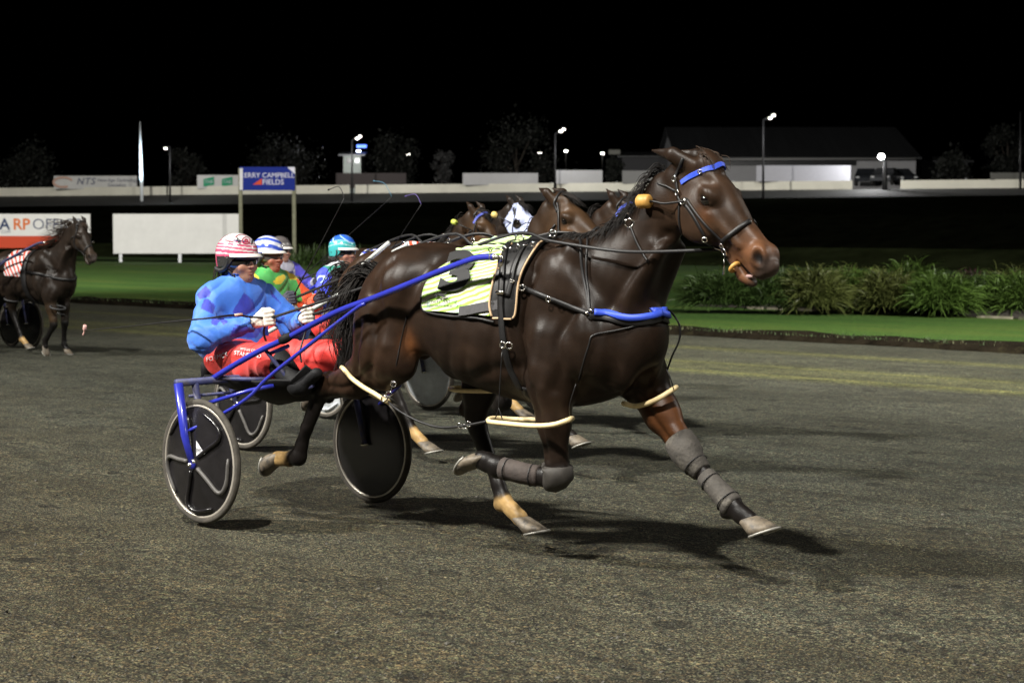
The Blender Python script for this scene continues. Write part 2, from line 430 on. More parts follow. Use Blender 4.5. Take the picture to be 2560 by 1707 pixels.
    h = math_n(t, 'ADD', math_n(t, 'MULTIPLY', fine, .6), math_n(t, 'ADD', math_n(t, 'MULTIPLY', grit, .5), math_n(t, 'MULTIPLY', math_n(t, 'ADD', math_n(t, 'ADD', med, math_n(t, 'MULTIPLY', pit, .9)), math_n(t, 'MULTIPLY', dent.outputs[0], 1.0)), 2.4)))
    bp = t.nodes.new('ShaderNodeBump'); bp.inputs['Strength'].default_value = .55; bp.inputs['Distance'].default_value = .02
    t.links.new(h, bp.inputs['Height']); t.links.new(bp.outputs[0], b.inputs['Normal'])
    return m
def grass_material():
    m, t, b = nodes_of('mown grass'); o = t.nodes.new('ShaderNodeTexCoord').outputs['Object']
    a = noise(t, mapping(t, o, (.15, .5, 1)), 1.2, 5); c = noise(t, o, 14, 5, .7); e = noise(t, mapping(t, o, (1, .35, 1)), 45, 3, .7)
    base = ramp(t, a, [(.3, (.026, .066, .011)), (.5, (.044, .10, .017)), (.7, (.080, .115, .022))])
    base = mix(t, 1.0, base, ramp(t, c, [(.3, (.6, .6, .6)), (.7, (1.3, 1.25, 1.2))]), 'MULTIPLY')
    base = mix(t, 1.0, base, ramp(t, e, [(.3, (.5, .5, .5)), (.7, (1.5, 1.5, 1.4))]), 'MULTIPLY')
    t.links.new(base, b.inputs['Base Color']); b.inputs['Roughness'].default_value = .8; b.inputs['Specular IOR Level'].default_value = .2
    bp = t.nodes.new('ShaderNodeBump'); bp.inputs['Strength'].default_value = .8; bp.inputs['Distance'].default_value = .03
    t.links.new(e, bp.inputs['Height']); t.links.new(bp.outputs[0], b.inputs['Normal'])
    return m
M_track = track_material(); M_grass = grass_material()
M_soil = M('dark soil', (.010, .008, .005), .95, spec=.04, var=.6, vscale=3, bump=.8, bscale=20, dirt=((.03, .027, .013), 2.2, .57))
M_bed = M('mulch bed', (.022, .018, .012), .95, var=.5, vscale=4, bump=.6, bscale=30)
M_bank = M('shade coloured bank', (.0028, .0032, .0018), 1.0, spec=.0, var=.5, vscale=.8)  # lack of light on the slope is put into a near-black colour
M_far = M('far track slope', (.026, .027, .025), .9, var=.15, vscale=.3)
M_edge = M('pale timber edging', (.22, .20, .15), .8, var=.5, vscale=1.5, dirt=((.03, .04, .015), 1.1, .5))

def sheet(name, P, m, kind='structure', Mx=None):
    P = np.array(P, float); n, k = P.shape[:2]
    F = [(i * k + j, i * k + j + 1, (i + 1) * k + j + 1, (i + 1) * k + j) for i in range(n - 1) for j in range(k - 1)]
    o = part(name, P.reshape(-1, 3), F, m, M=Mx)
    if kind: o['kind'] = kind
    return o
VERGE = 17.3
def rz(n): return -.01 - .012 * n
sheet('race_track', [[(x, n, rz(n)) for x in np.linspace(-170, 80, 26)] for n in (-26, VERGE + .6)][::-1], M_track, Mx=RIGM)
# kerb of soil and turf, with an uneven lip
rs = np.random.RandomState(5)
X = np.linspace(-110, 45, 780)
jit = np.interp(X, np.linspace(-110, 45, 300), rs.normal(0, .07, 300)); hj = np.interp(X, np.linspace(-110, 45, 200), rs.uniform(.02, .2, 200))
rows = []
for dn, dz in ((0, 0), (.06, .5), (.2, .9), (.5, 1.0)):
    rows.append([(x, VERGE + dn + j * (1 - dn), rz(VERGE) - .01 + dz * (.09 + .34 * h)) for x, j, h in zip(X, jit, hj)])
sheet('kerb', rows[::-1], M_soil, Mx=RIGM)
def gz(n): return -.13 - .74 * min(max((n - 18) / 60, 0), 1)
NS = [VERGE + .35, 19.5, 24, 31, 45, 70, 100, 150]
sheet('grass_infield', [[(x, n, gz(n) + (.0 if n > 19 else -.015)) for x in np.linspace(-260, 160, 60)] for n in NS[::-1]], M_grass, Mx=RIGM)
# planting bed to the right
bx = np.linspace(-17.5, 40, 40)
sheet('garden_bed', [[(x, n, gz(n) + .012 + (.22 if 26.4 < n < 35 else 0)) for x in bx] for n in (38, 34.5, 30, 26.9, 26.1)], M_bed, Mx=RIGM)

# far bank and the sloping far track, following the line of the white fence
def far_d(px): return 170 + (129 - 170) * px / 2560.0
def lin(px, a, b): return a + (b - a) * px / 2560.0
PX = np.linspace(-900, 3500, 45)
top = [at(p, lin(p, 491, 470), far_d(p)) for p in PX]
mid = [at(p, lin(p, 517, 488), far_d(p) - 7) for p in PX]
foot = []
for p in PX:
    q = at(p, lin(p, 600, 600), far_d(p) - 38); q[2] = -.95; foot.append(q)
back = [q + np.array([8, 60, .0]) for q in top]
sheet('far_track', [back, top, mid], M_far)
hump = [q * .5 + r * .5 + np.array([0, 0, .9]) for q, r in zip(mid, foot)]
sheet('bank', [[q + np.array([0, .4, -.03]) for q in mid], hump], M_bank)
M_lowbank = M('dim rough grass bank', (.013, .0165, .007), 1.0, spec=.0, var=.6, vscale=.35)  # grass colour darkened to stand for weak light on the bank foot
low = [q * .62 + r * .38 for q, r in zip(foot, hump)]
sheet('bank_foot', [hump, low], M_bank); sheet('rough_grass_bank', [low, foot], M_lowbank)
sheet('far_ground', [[q + np.array([0, 420, -1.0]) for q in back], [q + np.array([0, 1, -.02]) for q in back]], M('far ground', (.012, .013, .01), 1.0, spec=.1))

# ---- turf tufts along the kerb lip, one mass
def blades(rs, base, n, h, spread, lean, w, droop=.5, seg=4):
    V = []; F = []
    for i in range(n):
        b = base(i); a = rs.uniform(0, 2 * math.pi); L = h * rs.uniform(.55, 1.15); le = rs.uniform(lean[0], lean[1])
        d = np.array([math.cos(a), math.sin(a), 0]); s = np.array([-math.sin(a), math.cos(a), 0]); ww = w * rs.uniform(.7, 1.3)
        b = b + d * spread * rs.rand() ; k = len(V)
        for j in range(seg + 1):
            t = j / seg; p = b + d * (L * le * t ** 1.2) + np.array([0, 0, L * (t * math.sqrt(max(1 - le * le, .05)) - droop * le * t ** 2.4)])
            q = s * ww * (1 - t) ** .6 * .5
            V += [p - q, p + q]
            if j: F.append((k + 2 * j - 2, k + 2 * j - 1, k + 2 * j + 1, k + 2 * j))
    return V, F
M_turf = M('turf blades', (.03, .055, .014), .8, var=.6, vscale=1.2, dirt=((.07, .055, .025), 1.5, .5))
rs = np.random.RandomState(11)
def lip(i):
    x = -75 + 100 * rs.rand(); return np.array([x, VERGE + rs.uniform(.02, .7), rz(VERGE) + .09])
V, F = blades(rs, lip, 14000, .085, .04, (.3, .95), .016, seg=2)
tag(part('grass', V, F, M_turf, M=RIGM), 'ragged turf blades along the kerb beside the track', 'grass', kind='stuff')

# ---- loose stones and clods on the track, near the camera
rs = np.random.RandomState(21); V = []; F = []
for i in range(15000):
    u = rs.rand(); Y = 5.0 + 13 * u ** 1.6; x = rs.uniform(-.31, .31) * Y; r = rs.uniform(.0016, .0042) * (1 + 1.6 * (rs.rand() < .04)); c = np.array([x, Y, track_z(x, Y) + r * .25]); k = len(V)
    Rm = rs.normal(0, .35, (6, 3)); V += [c + r * (np.array(d) + Rm[j]) * [1, 1, .7] for j, d in enumerate(((1, 0, 0), (0, 1, 0), (-1, 0, 0), (0, -1, 0), (0, 0, 1), (0, 0, -1)))]
    F += [(k, k + 1, k + 4), (k + 1, k + 2, k + 4), (k + 2, k + 3, k + 4), (k + 3, k, k + 4), (k + 1, k, k + 5), (k + 2, k + 1, k + 5), (k + 3, k + 2, k + 5), (k, k + 3, k + 5)]
tag(part('gravel', V, F, M('loose grit', (.07, .066, .055), .9, var=.7, vscale=9, dirt=((.16, .15, .13), 7, .58)), smooth=False), 'loose grit and clods lying on the grey track', 'gravel', kind='stuff')
# ---- strappy plants in the bed
GRN = [M('strappy leaf %s' % n, c, .5, var=.45, vscale=2.0, spec=.4) for n, c in (('fresh', (.050, .090, .015)), ('deep', (.026, .048, .010)), ('olive', (.060, .072, .018)), ('purple', (.035, .012, .016)))]
def mound(rs, c, n, R, h, w):
    """blades springing from a crown in every direction and arching over, a rounded tussock"""
    V = []; F = []; seg = 6
    for i in range(n):
        a0 = rs.uniform(0, 6.283); el = math.asin(rs.uniform(.02, 1.0)); rr = rs.uniform(.35, 1.0) ** .6; lump = 1 + .22 * math.sin(3 * a0 + c[0]) + .15 * math.sin(5 * el + 7 * a0)
        o_ = np.array([math.cos(a0) * math.cos(el), math.sin(a0) * math.cos(el), math.sin(el)]); q_ = o_ * .65 + np.array([0, 0, .45]) + rs.normal(0, .38, 3); q_ /= np.linalg.norm(q_)
        ph = math.acos(max(-.2, min(1, q_[2]))); a = math.atan2(q_[1], q_[0]); L = h * rs.uniform(.28, .62)
        d = np.array([math.cos(a), math.sin(a), 0]); s = np.array([-d[1], d[0], 0]); b = c + o_ * np.array([R, R, h * .62]) * rr * lump + np.array([0, 0, -.04]); k = len(V); ww = w * rs.uniform(.6, 1.5); tw = rs.normal(0, .6)
        for j in range(seg + 1):
            t = j / seg; p = b + d * (L * (math.sin(ph) * t + .28 * t * t)) + np.array([0, 0, L * (math.cos(ph) * t * 1.15 + .25 * t - .62 * t ** 2.6)])
            q = (s * math.cos(tw) + np.array([0, 0, math.sin(tw)])) * ww * (1 - t ** 2) ** .7 * .5; V += [p - q, p + q]
            if j: F.append((k + 2 * j - 2, k + 2 * j - 1, k + 2 * j + 1, k + 2 * j))
    return V, F
def plant(px, py, Y, h, n, mat, label, seed, wid=.55):
    Y = Y * .90; h = h * .92
    c = at(px, py, Y); r = (c - ORG); nn = r @ LF; c[2] = gz(nn) + .2
    rs = np.random.RandomState(seed); t = thing('strappy_plant', label, 'plant', c, group='strappy plants in the infield bed')
    V, F = mound(rs, c, int(n * 6.5), wid * .85, h * .78, .024)
    part('foliage', V, F, mat, t)
PL = [(1795, 760, 41.5, 1.05, 300, 1, 'low dark strappy plant under the horse muzzle'),
      (1905, 765, 41.5, 1.0, 320, 1, 'dark green plant just right of the horse muzzle'),
      (2035, 782, 41.2, 1.15, 480, 2, 'olive fountain of blades with pale dry tips at the bed edge'),
      (2120, 772, 42.3, 1.1, 420, 0, 'upright green plant behind the olive fountain of blades'),
      (2215, 790, 41.5, 1.05, 420, 2, 'olive strappy plant left of the bright green rosette'),
      (2350, 798, 40.6, 1.05, 520, 0, 'bright green rosette of blades at the bed front'),
      (2455, 795, 41.8, 1.0, 400, 1, 'deep green plant right of the bright rosette'),
      (2550, 800, 40.8, 1.1, 420, 0, 'green plant cut by the right edge of the picture'),
      (2270, 740, 46, 1.25, 420, 0, 'tall loose plant behind the front row, left of the purple one'),
      (2430, 728, 47, .95, 360, 3, 'purple leaved plant behind the green row'),
      (2530, 740, 46, 1.1, 360, 2, 'olive plant behind the right end of the row'),
      (1985, 745, 46, 1.0, 360, 1, 'dark plant in the back row near the muzzle'),
      (2150, 740, 47, 1.05, 380, 2, 'olive plant in the middle of the back row')]
for i, (px, py, Y, h, n, k, lb) in enumerate(PL): plant(px, py, Y, h, n, GRN[k], lb, 40 + i, .7)
def rotz(a): return np.array([[math.cos(a), -math.sin(a), 0], [math.sin(a), math.cos(a), 0], [0, 0, 1]])
def edging(px0, px1, lb):
    a = (at(px0, 780, 38) - ORG); b = (at(px1, 790, 38) - ORG)
    x0, x1 = loc_n(px0, 26.0), loc_n(px1, 26.0); mb = MB()
    L = x1 - x0; k = max(2, int(L / .6)); rs = np.random.RandomState(int(px0))
    for i in range(k):
        x = x0 + L * (i + .5) / k; mb.box((x, 26.0 + rs.normal(0, .03), gz(26.0) + .02), (L / k * rs.uniform(.75, 1.0), .06, .05 + rs.uniform(-.01, .02)), rotz(rs.normal(0, .02)))
    o = mb.part('timber_edging', M_edge, smooth=False, M=RIGM); tag(o, lb, 'edging', 'timber edging of the infield bed')
def loc_n(px, n):
    """along-track coordinate where the picture column px meets the line n across the track"""
    u = (px - 1280) / FPX; A = HD - 0; o = ORG + LF * n
    # (o + a*HD).x = u*1.002*(o + a*HD).y
    return (u * o[1] - o[0]) / (HD[0] - u * HD[1])
edging(1870, 1960, 'short pale edging strip below the horse muzzle'); edging(1990, 2290, 'long pale edging strip in front of the strappy plants'); edging(2440, 2640, 'pale edging strip running out at the right edge')

# round leafy shrub behind the drivers
def shrub(px, py, Y, wx, h, n, m, label, seed):
    c = at(px, py, Y); c[2] = gz(60) - .25; rs = np.random.RandomState(seed); t = thing('shrub', label, 'shrub', c, group='shrubs by the sign post')
    V, F = blades(rs, lambda i: c + np.array([rs.normal(0, wx * .3), rs.normal(0, .8), rs.uniform(0, h * .5)]), n, h * .6, .3, (.1, .95), .09, .5, 3)
    part('foliage', V, F, m, t)
shrub(790, 655, 99, 3.0, 1.5, 500, GRN[1], 'dark shrub at the foot of the blue sign post', 3)
shrub(860, 660, 98, 2.2, .9, 360, GRN[1], 'low shrub behind the turquoise helmet', 4)
shrub(700, 655, 101, 2.2, .8, 360, GRN[1], 'low shrub between the two sign posts', 6)

# ------------------------------------------------------------------ writing
def text_mesh(s, size=1.0, off=0.0, shear=0.0, space=1.0, align='CENTER', res=3):
    c = bpy.data.curves.new('t', 'FONT'); c.body = s; c.size = size; c.offset = off; c.shear = shear; c.space_character = space
    c.align_x = align; c.align_y = 'CENTER'; c.resolution_u = res
    o = bpy.data.objects.new('t', c); COL.objects.link(o); dg = bpy.context.evaluated_depsgraph_get(); dg.update()
    me = bpy.data.meshes.new_from_object(o.evaluated_get(dg)); V = np.array([v.co for v in me.vertices]); F = [tuple(p.vertices) for p in me.polygons]
    bpy.data.objects.remove(o); bpy.data.curves.remove(c); bpy.data.meshes.remove(me)
    return V, F
def board_frame(px, py, Y):
    """local frame facing the camera at a place: returns origin and metres per photo pixel"""
    return at(px, py, Y), Y / FPX
def on_board(V, px, py, Y, dy=-.04):
    """lettering (x right, y up, metres) laid 4 cm proud of a board that faces the track"""
    o = at(px, py, Y); return [(o[0] + v[0], o[1] + dy, o[2] + v[1]) for v in V]
M_white = M('white board paint', (.50, .50, .49), .55, var=.06, vscale=1.2)
M_dim = M('grey board paint', (.42, .42, .43), .6, var=.06, vscale=1.0)
M_fence = M('cream fence panel', (.72, .70, .60), .5, var=.08, vscale=.6)
M_post = M('timber post', (.13, .13, .085), .8, var=.3, vscale=4)
M_galv = M('galvanised steel', (.30, .31, .32), .45, metal=.6, var=.15)
M_dark = M('dark steel', (.012, .012, .013), .5, metal=.2)
INK = {n: M('sign ink ' + n, c, .9, spec=.08) for n, c in dict(navy=(.03, .045, .10), orange=(.50, .13, .035), red=(.42, .06, .03), white=(.5, .5, .56), blue=(.012, .022, .16), green=(.04, .30, .16), grey=(.16, .17, .22), peach=(.62, .40, .32)).items()}
def billboard(px0, px1, py0, py1, Y, label, mat, legs=(), group=None, ground=None, name='billboard', cat='billboard'):
    k = Y / FPX; c = at((px0 + px1) / 2, (py0 + py1) / 2, Y); w = (px1 - px0) * k; h = (py1 - py0) * k
    t = thing(name, label, cat, (c[0], c[1], c[2] - h / 2), group=group)
    MB().box((c[0], c[1], c[2]), (w, .06, h), bev=.01).part('panel', mat, t, smooth=False)
    for lx in legs:
        q = at(lx, py1, Y); g = ground if ground is not None else q[2] - 1
        MB().box((q[0], q[1] + .09, (q[2] + .5 + g) / 2), (.17, .1, q[2] + .5 - g)).part('leg', M_galv, t, smooth=False)
    return t
def letters(t, s, px, py, Y, hpx, mat, name='lettering', **kw):
    k = Y / FPX; V, F = text_mesh(s, hpx * k / .7, **kw)
    return part(name, on_board(V, px, py, Y), F, mat, t, smooth=False)
b1 = billboard(283, 597, 535, 634, 104, 'blank white billboard on two legs by the blue sign', M_white, (301, 449), ground=-.9)
b2 = billboard(-70, 226, 535, 620, 104, 'white billboard with an orange lower band behind the dark trotting horse', M_white, (-40, 120), ground=-.9)
kY = 104
MB().box(at(78, 605, kY) + np.array([0, -.033, 0]), (296 * kY / FPX, .02, 30 * kY / FPX)).part('band', INK['red'], b2, smooth=False)
letters(b2, 'SH', -48, 563, kY, 27, INK['navy'], off=.02)
letters(b2, 'A', 12, 562, kY, 27, INK['navy'], off=.02); letters(b2, 'RP', 54, 562, kY, 27, INK['orange'], off=.02); letters(b2, 'OFFICE', 143, 562, kY, 27, INK['navy'], off=-.006)
letters(b2, 'ING YOUR BUSINESS', 78, 603, kY, 13, INK['peach']); letters(b2, '.COM', 14, 580, kY, 7, INK['navy'])
def far_board(px0, px1, py0, py1, label, mat, dY=.5):
    p = (px0 + px1) / 2; return billboard(px0, px1, py0, py1, far_d(p) + dY, label, mat, group='boards above the far fence')
f1 = far_board(135, 342, 440, 473, 'far white board lettered NTS beside the bright pole', M_white)
Yf = far_d(238) + .4
V, F = MB().ring((0, 0, 0), (0, 1, 0), .62, .06, 28, 6).V, None
rr = MB().tube([at(158 + 24 * math.cos(a), 456 - 12 * math.sin(a), Yf) + np.array([0, -.05, 0]) for a in np.linspace(.4, 5.2, 24)], .10, 6); rr.part('emblem', INK['peach'], f1)
letters(f1, 'NTS', 214, 454, Yf, 16, INK['grey'], off=.015, shear=.25, space=1.15)
letters(f1, 'New Age Technology', 294, 451, Yf, 8, INK['grey'], shear=.2); letters(f1, 'Specialists', 292, 463, Yf, 8, INK['grey'], shear=.2)
f2 = far_board(493, 600, 438, 472, 'far white board with two green squares left of the blue sign', M_white)
Yf = far_d(546) + .4
for px in (522, 568):
    c = [at(px + a, 454 + b, Yf) + np.array([0, -.05, 0]) for a, b in ((-13, -6), (13, -12), (13, 8), (-13, 13))]
    part('green_emblem', c, [(3, 2, 1, 0)], INK['green'], f2, smooth=False); letters(f2, 'TAB', px, 455, Yf - .03, 8, INK['white'])
far_board(1157, 1345, 433, 463, 'blank pale board above the far fence, left of the pole', M_dim)
far_board(1390, 1506, 426, 460, 'blank pale board above the far fence, right of the pole', M_dim)
far_board(1556, 1680, 427, 459, 'dim board behind the head of the leading horse', M('dim board', (.2, .2, .2), .6))
far_board(1891, 2126, 414, 454, 'long white slatted board in front of the big shed', M('white slats', (.30, .30, .33), .5, var=.1, vscale=3, stretch=(1, 1, 9)), 1.0)
far_board(2476, 2560, 432, 450, 'low pale board at the far right above the fence', M('pale dim board', (.12, .12, .11), .7))
far_board(840, 1015, 433, 470, 'brown hoarding above the far fence', M('brown hoarding', (.05, .04, .04), .8), 3.0)
def fence(px0, px1, label):
    t = thing('track_fence', label, 'fence', at(px0, lin(px0, 491, 470), far_d(px0)), group='white fence round the far straight')
    n = max(1, int((px1 - px0) / 60)); a = np.array([at(p, lin(p, 491, 470), far_d(p)) for p in np.linspace(px0, px1, n + 1)])
    up = np.array([at(p, lin(p, 470, 448.5), far_d(p)) for p in np.linspace(px0, px1, n + 1)])
    bk = np.array([0, .08, 0]); V = np.vstack([a, up, a + bk, up + bk]); m = n + 1
    F = [];
    for i in range(n): F += [(i, i + 1, m + i + 1, m + i), (2 * m + i + 1, 2 * m + i, 3 * m + i, 3 * m + i + 1), (m + i, m + i + 1, 3 * m + i + 1, 3 * m + i)]
    F += [(0, m, 3 * m, 2 * m), (n, 2 * m + n, 3 * m + n, m + n)]
    part('panel', V, F, M_fence, t, smooth=False)
    for p in np.linspace(px0 + 4, px1 - 4, max(2, n // 2)):
        q = at(p, lin(p, 491, 470), far_d(p)); MB().box(q + np.array([0, .16, .2]), (.1, .1, 1.1)).part('post', M_galv, t, smooth=False)
fence(-300, 416, 'white fence run at the far left, under the NTS board'); fence(420, 874, 'white fence run behind the blue sign')
fence(888, 1384, 'white fence run above the pack of horses'); fence(1392, 2131, 'white fence run behind the leading horse head'); fence(2252, 2900, 'white fence run at the far right past the gap')

# blue name sign on two posts
sY = 100; ks = sY / FPX
t = thing('name_sign', 'blue sign reading KERRY CAMPBELL FIELDS on two timber posts', 'sign', (at(668, 655, sY)[0], sY, -.95))
c = at(668, 447, sY); MB().box(c, (138 * ks, .06, 58 * ks), bev=.01).part('panel', INK['blue'], t, smooth=False)
letters(t, 'KERRY CAMPBELL', 668, 439, sY, 12, INK['white']); letters(t, 'FIELDS', 683, 456, sY, 13, INK['white'])
part('flash', [at(x, y, sY) + np.array([0, -.035, 0]) for x, y in ((632, 462), (655, 446), (655, 462))], [(0, 1, 2)], INK['red'], t, smooth=False)
for i, (a, b) in enumerate((((599, 421), (606, 475)),)):
    part('photo_strip', [at(x, y, sY) + np.array([0, -.035, 0]) for x, y in ((599, 421), (607, 421), (607, 475), (599, 475))], [(3, 2, 1, 0)], M_dim, t, smooth=False)
part('corner_tab', [at(x, y, sY) + np.array([0, -.035, 0]) for x, y in ((718, 418), (737, 418), (738, 436))], [(2, 1, 0)], INK['white'], t, smooth=False)
for px in (600, 734):
    q = at(px, 420, sY); MB().box((q[0], sY + .11, (q[2] - .95) / 2), (.20, .16, q[2] + .95), bev=.02).part('post', M_post, t, smooth=False)

# ------------------------------------------------------------------ lamp posts and lights beyond
M_glow = M('lit lamp', (1, .95, .85), emit=12.0); M_cool = M('lit lamp cool', (.8, .88, 1), emit=14.0); M_blue = M('lit blue sign', (.1, .2, 1), emit=3.0)
def lamp(px, ytop, ybase, d, label, heads, power=0, w=.13):
    b = at(px, ybase, d); b[2] -= .3; t = thing('lamp_post', label, 'lamp post', b, group='lamp posts round the far straight')
    q = at(px, ytop, d); MB().tube([b, (b[0] * .5 + q[0] * .5, b[1], (b[2] + q[2]) / 2), q], [w * .75, w * .6, w * .4], 8).part('pole', M_dark, t)
    for i, (hx, hy) in enumerate(heads):
        h = at(hx, hy, d - .3)
        MB().tube([q, (h[0], h[1] + .2, h[2])], .04, 6).part('arm', M_dark, t)
        MB().box(h + np.array([0, 0, .14]), (.36, .3, .06), bev=.02).part('lamp_head', M_dark, t, smooth=False)
        MB().ball(h, (.13, .10, .07), 10, 6).part('lamp', M_glow, t)
    if power:
        h = at(*heads[0], d - 1.2); l = bpy.data.lights.new('lamp_light', 'POINT'); l.energy = power; l.shadow_soft_size = .3; o = bpy.data.objects.new('lamp_light', l); COL.objects.link(o); o.location = h + np.array([0, -.4, -.3])
    return t
lamp(425, 366, 516, 158, 'dark lamp post with one lamp, right of the bright pole', [(414, 372)], 300)
lamp(880, 350, 506, 150, 'dark lamp post with twin lamps near the lit blue sign', [(893, 347), (900, 342)], 400)
lamp(1388, 335, 492, 146, 'dark lamp post with twin lamps between the two blank boards', [(1402, 329), (1409, 324)], 400)
lamp(1908, 300, 492, 132, 'tall dark lamp post with twin lamps in front of the big shed', [(1926, 296), (1934, 289)], 400)
lamp(2551, 280, 488, 128, 'dark unlit post at the far right edge', [])
# bright floodlight on the shed forecourt
t = lamp(2212, 385, 490, 134, 'thick dark post with a dazzling floodlight by the shed gap', [], w=.3)
h = at(2203, 392, 133.4); MB().ball(h, (.24, .16, .20), 14, 8).part('lamp', M('dazzling lamp', (1, 1, 1), emit=40.0), t)
l = bpy.data.lights.new('lamp_light', 'POINT'); l.energy = 1200; l.shadow_soft_size = .3; o = bpy.data.objects.new('lamp_light', l); COL.objects.link(o); o.location = h + np.array([-.2, 2.2, -.2])
# bright uplit pole
b = at(355, 512, 160); b[2] -= .3; q = at(350, 305, 160)
t = thing('flag_pole', 'bright pale uplit pole rising above the far fence', 'pole', b)
MB().tube([b, b * .6 + q * .4, b * .3 + q * .7, q], [.13, .15, .11, .03], 12).part('pole', M('white pole', (.7, .75, .78), .4), t)
l = bpy.data.lights.new('pole_light', 'SPOT'); l.energy = 9000; l.spot_size = rad(38); l.spot_blend = .9; l.color = (.7, .9, 1); o = bpy.data.objects.new('pole_light', l); COL.objects.link(o)
o.location = b + np.array([.2, -4.0, .6]); o.rotation_euler = (Vector(b * .45 + q * .55) - o.location).to_track_quat('-Z', 'Y').to_euler()
# distant street lamps: small lit heads on their own poles
for px, py, lb in ((1021, 387, 'small distant street lamp left of the pale bush'), (1350, 382, 'small distant street lamp just left of the twin lamps'), (1415, 378, 'small distant street lamp under the twin lamps'), (1506, 384, 'small distant street lamp above the right blank board')):
    d = 240; h = at(px, py, d); b = np.array([h[0], h[1] + .4, 3.4]); t = thing('street_lamp', lb, 'street lamp', b, group='distant street lamps')
    MB().tube([b, (b[0], b[1], h[2] + .1)], .08, 6).part('pole', M_dark, t); MB().ball(h, (.24, .2, .13), 10, 6).part('lamp', M_glow, t)

# ------------------------------------------------------------------ buildings beyond the far fence
M_wall = M('pale shed wall', (.42, .42, .44), .7, var=.1, vscale=.3); M_roof = M('dark metal roof', (.04, .042, .046), .5, var=.2, vscale=.2, stretch=(9, .2, 1)); M_glassd = M('dark opening', (.015, .016, .018), .3)
def shed(px0, px1, yeave, yridge, d, depth, label, wall, roof, name='shed', base=3.5, inset=40):
    a = at(px0, yeave, d); b = at(px1, yeave, d); r = at((px0 + px1) / 2, yridge, d + depth / 2); t = thing(name, label, 'building', ((a[0] + b[0]) / 2, d + depth / 2, base))
    z = a[2]; x0, x1 = a[0], b[0]
    V = [(x0, d, base), (x1, d, base), (x1, d, z), (x0, d, z), (x0, d + depth, base), (x1, d + depth, base), (x1, d + depth, z), (x0, d + depth, z), (x0, d + depth / 2, r[2] - .05), (x1, d + depth / 2, r[2] - .05)]
    part('wall', V, [(0, 1, 2, 3), (5, 4, 7, 6), (4, 0, 3, 8, 7), (1, 5, 6, 9, 2)], wall, t, smooth=False)
    o = .5
    V = [(x0 - o, d - o, z - .1), (x1 + o, d - o, z - .1), (x1 + o, d + depth / 2, r[2]), (x0 - o, d + depth / 2, r[2]), (x1 + o, d + depth + o, z - .1), (x0 - o, d + depth + o, z - .1)]
    V += [(x, y, zz + .18) for x, y, zz in V]
    part('roof', V, [(6, 7, 8, 9), (9, 8, 10, 11), (1, 0, 3, 2), (2, 3, 5, 4), (0, 1, 7, 6), (1, 2, 8, 7), (2, 4, 10, 8), (5, 3, 9, 11), (3, 0, 6, 9), (4, 5, 11, 10)], roof, t, smooth=False)
    return t
t = shed(1700, 2290, 396, 322, 190, 26, 'big dark roofed shed behind the leading horse head', M_wall, M_roof)
for x0, x1, y0, y1 in ((1790, 2140, 402, 414), (2150, 2200, 425, 466)):
    c = at((x0 + x1) / 2, (y0 + y1) / 2, 189.9); MB().box(c, ((x1 - x0) * 190 / FPX, .1, (y1 - y0) * 190 / FPX)).part('opening', M_glassd, t, smooth=False)
MB().tube([at(1700, 399, 189.3), at(2290, 397, 189.3)], .14, 6).part('gutter', M('pale gutter', (.3, .3, .3), .5), t)
t = shed(2290, 2420, 404, 396, 200, 14, 'low grey annexe right of the big shed', M('dim wall', (.05, .05, .055), .8), M_roof)
t = shed(1555, 1700, 392, 384, 205, 12, 'low grey building left of the big shed', M('dull wall', (.06, .06, .065), .8), M_roof)
c = at(1536, 381, 206); MB().box(c, (1.3, 1, .55), bev=.06).part('plant_box', M('pale duct', (.25, .25, .22), .6), t, smooth=False)
t = shed(858, 902, 388, 384, 200, 5, 'small pale tower building under the lit blue sign', M('pale green wall', (.18, .20, .18), .7), M_roof)
for px in (873, 893):
    c = at(px, 402, 199.9); MB().box(c, (.5, .1, .5)).part('window', M_glassd, t, smooth=False)
l = bpy.data.lights.new('tower_light', 'POINT'); l.energy = 900; o = bpy.data.objects.new('tower_light', l); COL.objects.link(o); o.location = at(880, 395, 196)  # bare point light in front of the tower wall, no fitting
d = 203; c = at(904, 366, d); t = thing('lit_sign', 'small glowing blue sign on a pole above the pale tower', 'sign', (c[0], c[1], 3.4))
MB().box(c, (1.1, .2, .32), bev=.04).part('panel', M_blue, t, smooth=False); MB().box(c + np.array([-.35, 0, -.65]), (.45, .15, .4), bev=.03).part('lower_panel', M_cool, t, smooth=False)
MB().tube([(c[0] - .3, c[1] + .2, 3.4), (c[0] - .3, c[1] + .2, c[2])], .1, 6).part('pole', M_dark, t)

